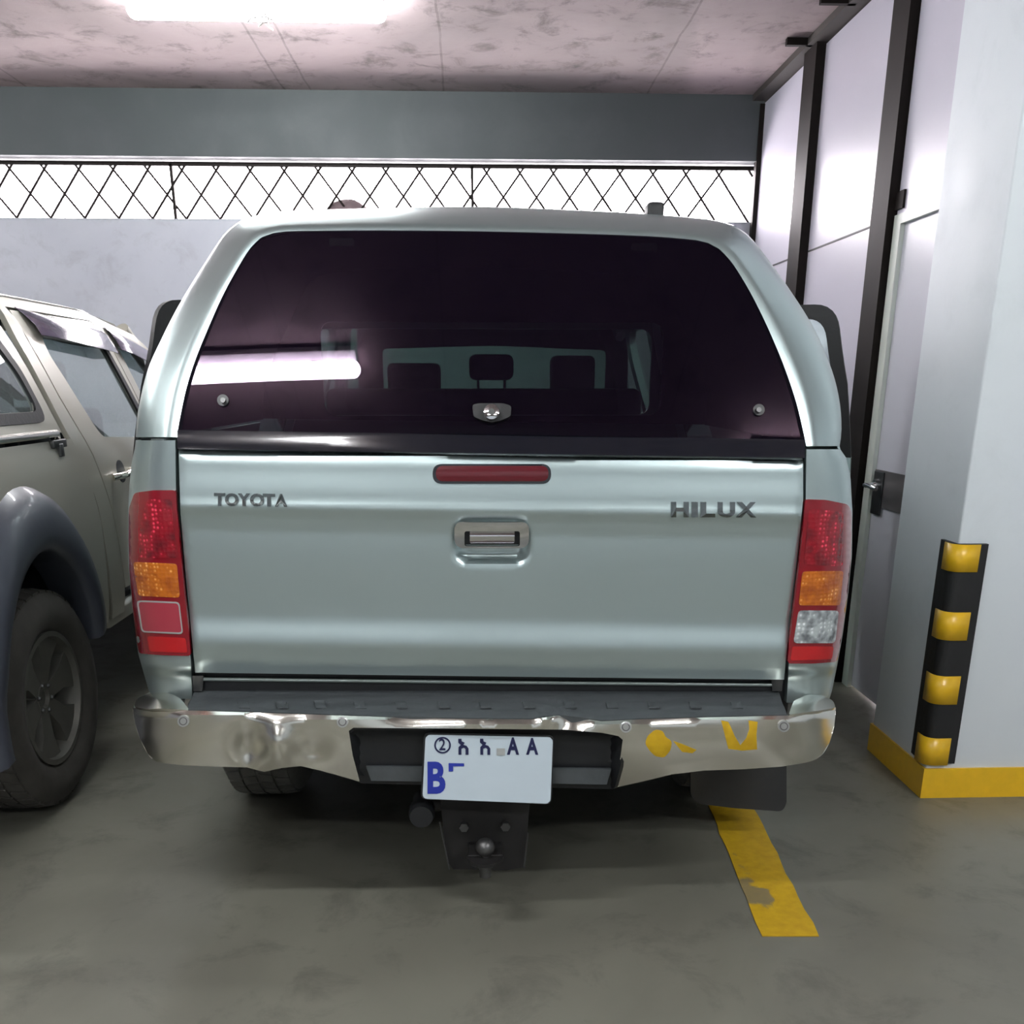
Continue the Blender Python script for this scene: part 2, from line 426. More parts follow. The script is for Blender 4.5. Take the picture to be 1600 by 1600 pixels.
# door in the right wall
d = box('door_1', XD+.02, XD+.06, 3.58, 4.40, .01, 2.04, 'door_white'); struct(d)
fr = bmesh.new(); bx(fr, XD, XD+.08, 4.40, 4.47, 0, 2.08); bx(fr, XD, XD+.08, 3.56, 4.40, 2.04, 2.08)
from_bm('door_frame', fr, 'door_frame', d)
box('kick_plate', XD+.012, XD+.022, 3.58, 4.39, .875, 1.035, 'grey_plate', d)
bm = bmesh.new(); lathebm(bm, [(-.05, .012), (-.012, .012), (-.012, .026), (.02, .026)], (XD, 4.33, .97), 'X', 20)
tubebm(bm, [(XD-.05, 4.34, .97), (XD-.055, 4.29, .972), (XD-.05, 4.21, .965)], .010, 8)
from_bm('door_handle', bm, 'chrome_clean', d, 50)
bm = bmesh.new(); bx(bm, XD+.004, XD+.013, 4.28, 4.38, .84, 1.03, .004); from_bm('handle_plate', bm, 'black_plastic', d)
# window opening: rails, posts and expanding lattice
WY = YB+.06
win = bmesh.new(); zt = P(600, 259, Y=WY).z
bx(win, -7, XW-.01, WY-.012, WY+.012, zt-.012, zt+.012); bx(win, -7, XW-.01, WY-.01, WY+.01, PAR_Z, PAR_Z+.012)
for px in (-690, -200, 271, 738, 1184):
    X = P(px, 300, Y=WY).x; bx(win, X-.009, X+.009, WY-.012, WY+.012, PAR_Z, zt)
window = from_bm('window_1', win, 'dark_steel'); struct(window)
lat = bmesh.new(); x0 = P(16, 270, Y=WY).x; pit = P(70, 270, Y=WY).x-x0
zc0 = P(600, 269, Y=WY).z; zc1 = P(600, 307, Y=WY).z; dz = zc0-zc1
i = -14
while x0+i*pit < XW-.02:
    X = x0+i*pit
    for s in (1, -1):
        a = Vector((X-s*pit*.14, WY, zt-.005)); slope = Vector((s*pit/2, 0, -dz))
        tp = Vector((X, WY+.004*s, zc0)); t_end = (tp.z-PAR_Z)/dz
        e = tp+slope*t_end; st = tp-slope*((zt-zc0)/dz)
        if st.x > XW-.015: continue
        if e.x > XW-.015: e = tp+slope*((XW-.015-tp.x)/slope.x)
        tubebm(lat, [st, e], .0078, 6)
    i += 1
from_bm('lattice', lat, 'dark_steel', window, 60)
# ledge inner lip lit by the sky
struct(box('trim_ledge', -7, XW, YB+.0, YB+.20, PAR_Z-.001, PAR_Z+.004, 'parapet_paint'))

# ================================================================== CEILING LAMPS
def lamp(i, x, y, L, label):
    r = empty('ceiling_lamp', (x, y, CEIL), label, 'ceiling lamp', 'fluorescent ceiling lamps')
    bm = bmesh.new(); bx(bm, x-L/2+.02, x+L/2-.02, y-.075, y+.075, CEIL-.03, CEIL, .006); from_bm('housing', bm, 'lamp_white', r)
    prof = []
    n = 8; H = .04
    for k in range(n+1):
        t = k/n*pi/2; prof.append((-L/2+H*(1-sin(t)), H*cos(pi/2-t)))
    prof = [(-L/2+H*(1-cos(k/n*pi/2)), H*sin(k/n*pi/2)+.0005) for k in range(n+1)]
    prof += [(-a, b) for a, b in reversed(prof)]
    lathe('tube_diffuser', prof, (x, y, CEIL-.072), 'X', 'lamp_glow', r, 20, smooth=60)
    for s in (-1, 1): box('clip', x+s*L*.3-.01, x+s*L*.3+.01, y-.02, y+.02, CEIL-.05, CEIL-.02, 'lamp_white', r)
    return r
L0 = ['long glowing tube lamp on the ceiling between the two pickup trucks, with loose wires', 'tube lamp on the ceiling behind the silver pickup, mirrored in its canopy glass',
      'tube lamp on the ceiling out in the driving lane, right of the yellow line', 'added fill lamp, an unseen ceiling tube behind the camera, nearest the mirrored lamp', 'added fill lamp, an unseen ceiling tube behind the camera, farthest back on the right',
      'tube lamp on the ceiling behind the beige pickup',
      'tube lamp on the ceiling beyond the beige pickup, near the back wall']
for i, (x, y, L) in enumerate(LAMPS):
    r = lamp(i, x, y, L, L0[i])
    if i == 0:
        bm = bmesh.new(); wx, wy, wz = x+.03, y-.06, CEIL-.12
        for k in range(7):
            a = random.uniform(0, 6.28); q = Vector((wx+random.uniform(-.04, .05), wy, wz+.02)); pts = [q]
            for j in range(4):
                q = q+Vector((random.uniform(-.022, .022), random.uniform(-.01, .01), -random.uniform(.0, .022))); pts.append(q)
            tubebm(bm, pts, .0035, 6)
        from_bm('loose_wires', bm, 'wire_white', r, 60)

# ================================================================== YELLOW PAINT LINE
def yellow_mat():
    m = bpy.data.materials.new('yellow_paint'); m.use_nodes = True; nt = m.node_tree; b = nt.nodes['Principled BSDF']
    tc = nt.nodes.new('ShaderNodeTexCoord').outputs['Object']
    n = noise(nt, tc, 7, 8, .5); n2 = noise(nt, tc, 30, 6)
    sp = nt.nodes.new('ShaderNodeSeparateXYZ'); nt.links.new(tc, sp.inputs[0])
    dx = mathn(nt, 'SUBTRACT', sp.outputs[0], .775); dy = mathn(nt, 'SUBTRACT', sp.outputs[1], 2.44)
    dd = mathn(nt, 'SQRT', mathn(nt, 'ADD', mathn(nt, 'MULTIPLY', mathn(nt, 'MULTIPLY', dx, 1.6), mathn(nt, 'MULTIPLY', dx, 1.6)), mathn(nt, 'MULTIPLY', dy, dy)))
    near = mathn(nt, 'SUBTRACT', .16, dd)
    k = ramp(nt, mathn(nt, 'ADD', mathn(nt, 'MULTIPLY', near, 2.0), n), [(.60, (0, 0, 0)), (.66, (1, 1, 1))])
    c = ramp(nt, n2, [(.3, (.50, .30, .008)), (.7, (.62, .39, .012))])
    c = mixc(nt, k, c, mixc(nt, n2, (.30, .22, .08), (.18, .15, .09)))
    k2 = ramp(nt, n, [(.69, (0, 0, 0)), (.74, (1, 1, 1))]); c = mixc(nt, k2, c, (.13, .12, .09))
    nt.links.new(c, b.inputs['Base Color']); b.inputs['Roughness'].default_value = .5; MATS['yellow_paint'] = m
yellow_mat()
a0, a1 = (.752, 2.208), (.903, 2.202)
e0, e1 = (1.005, 6.3), (1.16, 6.3)
lp = [a0, a1]; n = 60
R = [a1]; Lft = [a0]
for k in range(1, n+1):
    t = k/n; j = .004
    R.append((a1[0]+(e1[0]-a1[0])*t+random.uniform(-j, j), a1[1]+(e1[1]-a1[1])*t))
    Lft.append((a0[0]+(e0[0]-a0[0])*t+random.uniform(-j, j), a0[1]+(e0[1]-a0[1])*t))
o = panel('parking_line', R+Lft[::-1], lambda u, v: (u, v, .003), .08, 'yellow_paint', None, thick=.002, face=(0, 0, 1), smooth=None)
tag(o, 'worn yellow painted bay line on the floor running under the silver pickup', 'parking line')

# ================================================================== CORNER GUARD on the pillar
gz0, gz1 = .135, .905
cg = empty('corner_guard', (1.56, 3.07, gz0), 'black rubber corner guard with yellow reflective bands on the white pillar', 'corner guard')
def guard_prof(off):
    # cross-section wrapping the corner (1.572,3.082)
    pts = [(1.572-.006-off, 3.185)]
    cx, cy, r = 1.598, 3.108, .036+off
    for k in range(9):
        t = pi+k/8*pi/2; pts.append((cx+r*cos(t), cy+r*sin(t)))
    pts.append((1.672, 3.082-.010-off)); return pts
def guard_strip(name, z0, z1, off, m, par):
    pr = guard_prof(off); inn = [(1.578, 3.185)]+[(1.5785, 3.0885)]*9+[(1.672, 3.0885)]
    ring0 = pr+inn[::-1]
    bm = bmesh.new(); A = [bm.verts.new((x, y, z0)) for x, y in ring0]; B = [bm.verts.new((x, y, z1)) for x, y in ring0]
    k = len(ring0)
    for i in range(k): 
        try: bm.faces.new((A[i], A[(i+1) % k], B[(i+1) % k], B[i]))
        except ValueError: pass
    bm.faces.new(A); bm.faces.new(B)
    bmesh.ops.remove_doubles(bm, verts=bm.verts, dist=1e-5)
    return from_bm(name, bm, m, par, 30)
guard_strip('rubber_body', gz0, gz1, 0, 'black_rubber', cg)
for (ya, yb) in ((852, 895), (958, 1002), (1058, 1102), (1155, 1197)):
    za = P(1498, yb, Y=3.06).z; zb = P(1498, ya, Y=3.06).z
    pr = guard_prof(.0035)[1:-1]; bm = bmesh.new()
    pr = pr[0:]+[(1.645, pr[-1][1])]
    pr = [(pr[0][0], pr[0][1]+.03)]+pr
    A = [bm.verts.new((x, y, za)) for x, y in pr]; B = [bm.verts.new((x, y, zb)) for x, y in pr]
    for i in range(len(pr)-1): bm.faces.new((A[i], A[i+1], B[i+1], B[i]))
    o = from_bm('reflective_band', bm, 'yellow_reflect', cg, 60, fix=False)
    s = o.modifiers.new('thickness', 'SOLIDIFY'); s.thickness = .003; s.offset = 0
# ================================================================== SILVER PICKUP
YT = 2.34            # depth of the tailgate skin
tr = empty('pickup_truck', (.045, 4.6, 0), 'silver pickup truck with canopy and dented chrome bumper, seen from behind in the middle', 'pickup truck')

# ---- tailgate
def tg_prof(y):
    return lerp([(700, .030), (708, .004), (722, 0), (775, -.006), (792, -.010), (806, -.002), (830, .002), (960, .006), (1005, -.004), (1030, .002), (1048, .012), (1062, .04)], y)
def cav(x, y):
    # pressed hand-hole: flat dish under the handle that runs out softly
    def sd(x, y, cx, cy, hx, hy, r):
        qx, qy = abs(x-cx)-hx+r, abs(y-cy)-hy+r
        return math.hypot(max(qx, 0), max(qy, 0))+min(max(qx, qy), 0)-r
    s = sd(x, y, 768, 847, 61, 37, 26)
    t = min(1, max(0, -s/16)); t = t*t*(3-2*t)
    return .026*t
def tg(x, y, off=0):
    e = min(x-276-(max(0, y-780)*.1), 1258-(max(0, y-780)*.115)-x)
    rnd_ = .008*max(0, 1-e/8)**2 if e < 8 else 0
    tilt = (y-(700+(x-276)*.0145))+700
    return P(x, y, Y=YT+tg_prof(tilt)+cav(x, y)+rnd_+off)
TG = [(279, 702), (768, 708), (1255, 716), (1255, 780), (1246, 870), (1237, 950), (1228, 1030), (1225, 1062), (768, 1057), (305, 1051), (300, 1000), (291, 910), (282, 800)]
tgo = panel('tailgate', TG, tg, 7.5, 'silver_paint', tr, thick=.03, face=(0, -1, 0), smooth=60)
hb = panel('handle_bezel', rrect(710, 814, 826, 852, 13), lambda x, y: tg(x, y)*1 + Vector((0, -.016-cav(x, y)-.004*cos((x-768)/58*pi/2), 0)), 5, 'chrome_clean', tgo,
           holes=[rrect(726, 826, 811, 849, 4)], thick=.012, face=(0, -1, 0))
panel('handle_pocket', rrect(724, 824, 813, 851, 4), lambda x, y: P(x, y, Y=YT+.012), 8, 'black_plastic', tgo, thick=.004, face=(0, -1, 0))
panel('handle_lever', rrect(734, 827, 804, 849, 3), lambda x, y: P(x, y, Y=YT-.018+.010*((y-838)/11)**2), 4, 'chrome_clean', tgo, thick=.008, face=(0, -1, 0))
# high brake light
bz = panel('brake_light', rrect(676, 725, 861, 756, 15, 8), lambda x, y: tg(x, y, -.003), 6, 'black_gloss', tgo, thick=.006, face=(0, -1, 0))
panel('brake_lens', rrect(681, 728, 857, 752, 12, 8), lambda x, y: tg(x, y, -.007-.003*cos((y-740)/12*1.5)), 4, 'dark_red_lens', bz, thick=.003, face=(0, -1, 0))
# badges
def badge(name, s, xs, y0, y1, slope=0, bold=.03):
    for ch, (a, b) in zip(s, xs):
        letters(name, ch, lambda u, v: tg(u, v+slope*(u-xs[0][0]), -.0005), a, b, y0, y1, 'badge_chrome', tgo, .004, bold)
badge('maker_letter', 'TOYOTA', [(335, 352), (352, 373), (372, 391), (391, 413), (411, 430), (430, 449)], 770, 790, .014, .045)
badge('model_letter', 'HILUX', [(1048, 1076), (1080, 1090), (1094, 1117), (1121, 1148), (1150, 1181)], 784, 808, .002, .05)

# ---- bed corners (rear face that rolls into the side)
OUTL = [(688, 212), (699, 211), (720, 206), (760, 202), (800, 200), (880, 200), (950, 207), (1022, 216), (1050, 224), (1092, 236)]
OUTR = [(702, 1313), (715, 1322), (745, 1329), (800, 1332), (870, 1331), (930, 1325), (990, 1317), (1035, 1309), (1080, 1300), (1098, 1294)]
INL = [(688, 274), (780, 275), (870, 280), (930, 287), (1000, 294), (1030, 298), (1092, 300)]
INR = [(702, 1260), (780, 1259), (870, 1252), (950, 1243), (1030, 1233), (1100, 1229)]
CR = .11
def below(y): return lerp([(1044, 0), (1056, .035)], y)
def corner(side):
    O, I = (OUTL, INL) if side < 0 else (OUTR, INR)
    def f(x, y, off=0, inset=0):
        xo, xi = llerp(O, y), llerp(I, y); t = min(1, max(0, (x-xi)/(xo-xi)))
        return P(x, y, Y=YT+.004+CR*(1-sqrt(max(0, 1-t**3)))+below(y)+off)
    return f
YBED = 3.88
def zedge(side, z):
    """outer X of the bed side at height z"""
    O = OUTL if side < 0 else OUTR
    lo, hi = O[0][0], O[-1][0]
    for _ in range(24):
        m_ = (lo+hi)/2; q = P(llerp(O, m_), m_, Y=YT+.004+CR)
        if q.z > z: lo = m_
        else: hi = m_
    return P(llerp(O, lo), lo, Y=YT+.004+CR)
for side in (-1, 1):
    f = corner(side); O, I = (OUTL, INL) if side < 0 else (OUTR, INR)
    ys = [O[0][0]+(O[-1][0]-O[0][0])*k/60 for k in range(61)]
    rows = []
    for y in ys:
        xo, xi = llerp(O, y), llerp(I, y)
        q0 = f(xi, y); r = [q0+Vector((0, .05, 0))]
        r += [f(xi+(xo-xi)*sin(k/14*pi/2), y) for k in range(15)]
        r.append(r[-1]+Vector((0, .03, 0))); rows.append(r)
    c = grid('corner', rows, 'silver_paint', tr, thick=.004, smooth=180, face=(0, -1, 0))
    # side wall of the bed with its wheel arch
    WYc, WZc, RA = 3.28, .385, .46
    ytop, ybot = 1.262, .50
    arch = [(WYc-RA*cos(a), WZc+RA*sin(a)) for a in [radians(14)+k/16*radians(152) for k in range(17)]]
    outl = [(YT+.004+CR+.02, ytop), (YT+.004+CR+.02, .66), (YT+.2, ybot)]+arch+[(YBED, ybot), (YBED, ytop)]
    def sidefn(v, z, s=side):
        q = zedge(s, min(max(z, .66), 1.262)); dd = math.hypot(v-WYc, z-WZc)
        fl = .045*math.exp(-((dd-RA)/.05)**2) if dd >= RA-.02 else .045
        return (q.x+s*(fl if z < 1.0 else fl*max(0, (1.25-z)/.25)), v, z)
    sd_ = panel('side', outl, sidefn, .045, 'silver_paint', tr, thick=.006, face=(side, 0, 0), smooth=60)
    b = join('bed_side', [c, sd_])
# ---- tail lights
def tail(side):
    f = corner(side)
    if side < 0:
        full = [(210, 770), (240, 766), (275, 766), (276, 790), (281, 850), (288, 925), (295, 985), (298, 1025), (255, 1024), (217, 1021), (213, 1000), (207, 945), (202, 890), (201, 840), (201, 795)]
        red = [(230, 780), (268, 780), (272, 830), (277, 872), (218, 872), (216, 830)]
        amb = [(208, 878), (276, 881), (281, 934), (216, 931)]
        low = [(213, 938), (280, 941), (286, 991), (221, 988)]
        bot = [(230, 994), (290, 997), (293, 1020), (234, 1018)]
    else:
        full = [(1258, 780), (1290, 781), (1325, 788), (1331, 800), (1330, 870), (1324, 932), (1316, 990), (1308, 1034), (1270, 1037), (1231, 1037), (1234, 1000), (1241, 945), (1249, 880), (1255, 820)]
        red = [(1264, 795), (1318, 800), (1317, 885), (1256, 882), (1260, 840)]
        amb = [(1254, 893), (1318, 892), (1313, 946), (1248, 946)]
        low = [(1248, 954), (1311, 954), (1305, 1005), (1240, 1005)]
        bot = [(1238, 1010), (1303, 1010), (1300, 1030), (1235, 1032)]
    t = panel('tail_light', fillet(full, 5, 3), lambda x, y: f(x, y, -.010), 6, 'red_lens', tr, thick=.012, face=(0, -1, 0), smooth=60)
    panel('brake_cells', fillet(red, 5, 3), lambda x, y: f(x, y, -.0115), 6, 'red_cells', t, thick=.002, face=(0, -1, 0))
    panel('indicator_lens', fillet(amb, 5, 3), lambda x, y: f(x, y, -.0125), 6, 'amber_cells', t, thick=.003, face=(0, -1, 0))
    if side > 0:
        rim = fillet(low, 6, 3)
        panel('reverse_lens', rim, lambda x, y: f(x, y, -.0125), 6, 'clear_cells', t, thick=.003, face=(0, -1, 0))
    else:
        panel('reflector_rim', fillet(low, 6, 3), lambda x, y: f(x, y, -.0125), 6, 'sensor_grey', t, thick=.003, face=(0, -1, 0), holes=[fillet([(216, 940.5), (278.5, 943), (284, 988.5), (223, 986)], 5, 3)])
        panel('reflector', fillet([(215, 940), (279, 942.5), (284.5, 989), (222.5, 986.5)], 5, 3), lambda x, y: f(x, y, -.012), 6, 'red_reflector', t, thick=.003, face=(0, -1, 0))
    panel('lower_lens', fillet(bot, 4, 3), lambda x, y: f(x, y, -.0115), 6, 'red_lens_bright', t, thick=.002, face=(0, -1, 0))
tail(-1); tail(1)

# ---- canopy: a shell whose rear frame leans forward; outlines of frame and glass
KC = .42; AC = YT+.008
def resamp(pts, n):
    L = [0]
    for a, b in zip(pts, pts[1:]): L.append(L[-1]+math.hypot(b[0]-a[0], b[1]-a[1]))
    out = []
    for k in range(n+1):
        s = L[-1]*k/n; i = 0
        while i < len(L)-2 and L[i+1] < s: i += 1
        t = (s-L[i])/(L[i+1]-L[i]); out.append((pts[i][0]+(pts[i+1][0]-pts[i][0])*t, pts[i][1]+(pts[i+1][1]-pts[i][1])*t))
    return out
oL = spline([(212, 683), (216, 640), (230, 580), (252, 530), (282, 472), (327, 400), (353, 363), (379, 343)])
oT = spline([(379, 343), (419, 333), (469, 329), (601, 325), (750, 323), (920, 329), (1025, 335), (1112, 343), (1147, 352)])
oR = spline([(1147, 352), (1170, 368), (1200, 405), (1235, 454), (1270, 510), (1298, 573), (1311, 622), (1315, 667), (1312, 697)])
iL = spline([(277, 683), (279, 665), (290, 611), (303, 568), (320, 525), (346, 466), (369, 423), (390, 389), (408, 371)])
iT = spline([(408, 371), (432, 363), (469, 361), (601, 360), (780, 362), (990, 368), (1077, 374), (1105, 379), (1124, 389)])
iR = spline([(1124, 389), (1147, 415), (1182, 475), (1217, 552), (1240, 615), (1252, 660), (1260, 697)])
oute = resamp(oL, 30)+resamp(oT, 36)[1:]+resamp(oR, 30)[1:]
inne = resamp(iL, 30)+resamp(iT, 36)[1:]+resamp(iR, 30)[1:]
rows = []
PRF = [(0, 0), (.10, .002), (.20, .012), (.27, .03), (.33, .06), (.42, .12), (.54, .20), (.67, .30), (.79, .42), (.89, .58), (.96, .78), (1, 1)]
def dep(i):
    n = len(oute)-1; a = i/n
    if .30 < a < .70: return .20
    return .15+.05*max(0, 1-abs(a-(.30 if a < .5 else .70))/.10)
for k in range(-1, len(PRF)):
    if k == -1:
        rows.append([PT(i[0], i[1], AC+.03, KC) for i in inne]); continue
    lat_, fr0 = PRF[k]
    ln = []
    for j, (i, o_) in enumerate(zip(inne, oute)):
        ln.append(PT(i[0]+(o_[0]-i[0])*lat_, i[1]+(o_[1]-i[1])*lat_, AC+dep(j)*fr0, KC))
    rows.append(ln)
last = rows[-1]; YC = 3.86
mid = Vector((.045, 0, 0))
def shrink(p, s, y): return Vector((.045+(p.x-.045)*s, y, 1.27+(p.z-1.27)*s if p.z > 1.27 else p.z))
for q in (.2, .5, .8, 1):
    rows.append([Vector((.045+(p.x-.045)*(1-.02*q), p.y+(YC-p.y)*q, p.z-(0 if p.z < 1.3 else .01*q*0))) for p in last])
can = grid('canopy', rows, 'silver_paint', tr, thick=.012, smooth=70, face=(0, -1, .4))
# front wall of the canopy with its window (looks into the cab)
def wallpanel(name, pts3, holes, y, m, par, th=.01):
    return panel(name, pts3, lambda u, v: (u, y, v), .06, m, par, holes=holes, thick=th, face=(0, -1, 0))
fr_ = [(p.x, p.z) for p in rows[-1]]
fo = [fr_[i] for i in range(0, len(fr_), 3)]
wallpanel('canopy_front', fo, [rrect(-.57, 1.285, .72, 1.62, .05)], YC, 'interior_dark', tr)
# dark floor and lining inside the canopy
panel('bed_floor', [(-.78, 2.42), (.87, 2.42), (.87, 3.86), (-.78, 3.86)], lambda u, v: (u, v, .80), .3, 'interior_dark', tr, thick=.02)
# lining
lin = []
for q in (0.10, .5, 1.0):
    lin.append([Vector((.045+(p.x-.045)*.965, p.y+.03+(YC-.01-p.y-.03)*q, 1.22+(p.z-1.22)*.955)) for p in last])
grid('canopy_lining', lin, 'interior_dark', tr, thick=.004)
# rear glass door
GL = [(277.5, 673)]+[p for p in iL if p[1] < 668]+iT[1:]+[p for p in iR[1:] if p[1] < 684]+[(1258, 688), (768, 679)]
def gfn(x, y, off=0):
    b = .018*(1-((x-768)/490)**2)   # slight outward bow
    return PT(x, y, AC+.012-b+off, KC)
gl = panel('rear_window', GL, gfn, 24, 'tinted_glass', tr, thick=0, face=(0, -1, 0), smooth=180)
# rubber frame behind the glass edge
def shrinkpoly(poly, c, d):
    out = []
    for x, y in poly:
        v = Vector((c[0]-x, c[1]-y)); out.append((x+(d if c[0] > x else -d), y+(d if c[1] > y else -d)))
    return out
# black ledge under the glass
def ledge(x, y):
    top = 673+(x-277)*.0153; t = min(1, max(0, (y-top)/31)); 
    u = min(2, (x-280)/320)
    return P(x, y, Y=YT+.012-.041*((.50+.11*u)*t-.055*t*t)+.05*max(0, t-.9))
bl = panel('rubber_ledge', [(277, 672), (768, 679), (1258, 687), (1258, 715.5), (768, 708.5), (277, 701.5)], ledge, 6, 'black_gloss', tr, thick=.01, face=(0, -1, 0), smooth=180)
# latch, bolts, hinges on the glass
def gl_obj(name, poly, off, m, par, th=.006, dome=0):
    cx = sum(p[0] for p in poly)/len(poly); cy = sum(p[1] for p in poly)/len(poly)
    return panel(name, poly, lambda x, y: gfn(x, y, -off-dome*max(0, 1-((x-cx)**2+(y-cy)**2)/200)), 4, m, par, thick=th, face=(0, -1, 0), smooth=60)
lt = gl_obj('latch', fillet([(738, 632), (750, 630), (786, 630), (799, 634), (798, 650), (785, 656), (768, 660), (752, 656), (740, 651)], 4, 3), .012, 'black_rubber', gl, .010)
circ = lambda cx, cy, r, n=20: [(cx+r*cos(2*pi*k/n), cy+r*sin(2*pi*k/n)) for k in range(n)]
gl_obj('lock_barrel', circ(768, 643, 12), .026, 'chrome_clean', lt, .014, .006)
gl_obj('lock_core', circ(768, 643, 5), .033, 'scratched_steel', lt, .004)
for cx, cy in ((348, 625), (1186, 640)):
    g = gl_obj('glass_bolt', circ(cx, cy, 9), .006, 'black_plastic', gl, .006)
    gl_obj('bolt_cap', circ(cx, cy, 4), .011, 'scratched_steel', g, .004, .004)
for x0_, x1_, y0_ in ((514, 553, 372), (987, 1027, 380)):
    gl_obj('hinge', rrect(x0_, y0_, x1_, y0_+12, 3), -.02, 'scratched_steel', gl, .008)
for (xa, ya), (xb, yb) in (((542, 508), (526, 560)), ((993, 520), (1014, 600))): pass
# seam shadow line between canopy and bed is a real gap; roof nub
q = P(1022, 331, Y=2.80)
bm = bmesh.new(); bx(bm, q.x-.022, q.x+.022, q.y-.03, q.y+.03, q.z-.04, q.z+.020, .008); from_bm('roof_mount', bm, 'black_rubber', tr)

# ---- dark sill and gap under the tailgate
panel('bed_sill', [(298, 1046), (1232, 1052), (1232, 1092), (298, 1088)], lambda x, y: P(x, y, Y=2.40), 30, 'black_plastic', tr, thick=.05, face=(0, -1, 0))
for a, b in ((300, 318), (1205, 1224)):
    panel('tailgate_hinge', [(a, 1056), (b, 1056), (b-2, 1080), (a+2, 1080)], lambda x, y: P(x, y, Y=2.385), 8, 'scratched_steel', tr, thick=.012, face=(0, -1, 0))
tube('tailgate_rail', [P(312, 1061, Y=2.39), P(768, 1066, Y=2.39), P(1212, 1070, Y=2.39)], .005, 'silver_low', tr)

# ---- bumper
DB = 2.224
def gauss(x, c, s): return math.exp(-((x-c)/s)**2)
TOPB = [(207, 1106), (225, 1108), (290, 1110), (420, 1114), (560, 1119), (700, 1123), (830, 1124), (870, 1118), (905, 1122), (940, 1127), (1000, 1124), (1100, 1121), (1232, 1118), (1275, 1112), (1306, 1106)]
def topb(x): return llerp(TOPB, x)
def bfn(x, y, off=0):
    u = (x-757)/549; tp = topb(x)
    d = .0
    e = max(0, abs(u)-.80)/.20
    d += .16*e**3.2
    d += .035*max(0, (y-1150)/60)**2
    t = (y-tp)/7
    if t < 1: d += .012*(1-max(0, t))**2
    # dents
    d += .040*gauss(x, 388, 24)*gauss(y, 1168, 26) - .030*gauss(x, 432, 26)*gauss(y, 1165, 35)
    d += .022*gauss(x, 487, 24)*gauss(y, 1172, 18) + .010*gauss(x, 640, 60)*gauss(y, 1120, 16)
    d += .022*gauss(x, 895, 24)*gauss(y, 1124, 14) - .010*gauss(x, 860, 14)*gauss(y, 1122, 12)
    d += .012*gauss(x, 1232, 24)*gauss(y, 1165, 22) + .008*gauss(x, 1085, 60)*gauss(y, 1195, 18)
    d += .003*sin(x*.031)*sin(y*.05+1)
    return P(x, y, Y=DB+d+off)
BOT = [(1306, 1108), (1303, 1135), (1296, 1160), (1284, 1180), (1266, 1190), (1220, 1198), (1160, 1202), (1100, 1204), (1050, 1210), (1005, 1221), (960, 1231)]
BOTL = [(560, 1221), (530, 1212), (500, 1204), (470, 1197), (440, 1200), (413, 1206), (385, 1199), (345, 1198), (290, 1196), (245, 1190), (231, 1178), (219, 1155), (211, 1130)]
REC = fillet([(545, 1138), (757, 1140), (880, 1141), (940, 1146), (973, 1152), (968, 1195), (958, 1232), (563, 1222), (551, 1180)], [8, 0, 0, 0, 12, 0, 0, 0, 0], 5)
outer = TOPB+BOT[1:]+[(958.5, 1231)]+[p for p in REC if False]
face_poly = TOPB+BOT[1:-1]+[(960, 1231), (968, 1195), (973, 1156), (966, 1150), (940, 1145), (880, 1140), (757, 1139), (552, 1137), (545, 1142), (551, 1180), (562, 1221)]+BOTL
bu = panel('bumper', face_poly, bfn, 8, 'chrome', tr, thick=.004, face=(0, -1, 0), smooth=180)
# wrap-round ends
ends = []
for s, pl in ((-1, [TOPB[0]]+BOTL[::-1][:5]), (1, [TOPB[-1]]+BOT[1:6])):
    rws = []
    pl = spline(pl, 4)
    for x, y in pl:
        p = bfn(x, y); rws.append([p, p+Vector((-s*-.004, .03, 0)), p+Vector((0, .10, 0)), p+Vector((-s*.015, .24, 0))])
    ends.append(grid('e', rws, 'chrome', tr, thick=.004, smooth=60, face=(s, 0, 0)))
en = join('bumper_end', ends[:1]); en2 = join('bumper_end', ends[1:])
for e_ in (en, en2):
    for p_ in e_.data.polygons: p_.use_smooth = True
# step pad on top, with ribs
def padfn(x, y, up=0):
    tp = topb(x)+1; t = max(0, min(1.05, (y-1078)/(tp-1078)))
    q = P(x, y, Y=2.405+(DB+.010-2.405)*t)
    r = .0022*sin(t*pi*13) if .08 < t < .8 else 0
    return q+Vector((0, 0, r+up))
tops = [(x, topb(x)-1.5) for x in (292, 420, 560, 700, 830, 870, 905, 940, 1000, 1100, 1230)]
panel('step_pad', [(306, 1076), (768, 1080), (1216, 1080)]+tops[::-1], padfn, 5, 'grey_plastic', tr, thick=.02, face=(0, 0, 1), smooth=60)
for k, x in enumerate((380, 440, 500, 562, 626, 692, 757, 825, 890, 955, 1020, 1085, 1150)):
    panel('grip_block', [(x-9, 1098), (x+7, 1098), (x+11, 1108), (x-6, 1108)], lambda a, b: padfn(a, b, .004), 5, 'grey_plastic', tr, thick=.004, face=(0, 0, 1))
# chrome shoulders at both ends of the pad
def shoulder(s):
    poly = [(209, 1104), (214, 1092), (232, 1084), (262, 1083), (282, 1092), (296, 1109), (225, 1108)] if s < 0 else [(1232, 1117), (1240, 1096), (1262, 1087), (1286, 1088), (1302, 1096), (1306, 1106), (1275, 1112)]
    cx = 250 if s < 0 else 1270
    def fn(x, y):
        t = (y-1083)/(topb(x)-1083); q = P(x, y, Y=2.38+(DB+.01-2.38)*max(0, min(1, t))+.10*max(0, (abs(x-757)/549-.86)/.14)**2)
        return q+Vector((0, 0, .008*gauss(x, cx, 24)*gauss(t, .5, .4)))
    o = panel('bumper_shoulder', fillet(poly, 4, 3), fn, 5, 'chrome', tr, thick=.006, face=(0, 0, 1), smooth=180)
shoulder(-1); shoulder(1)
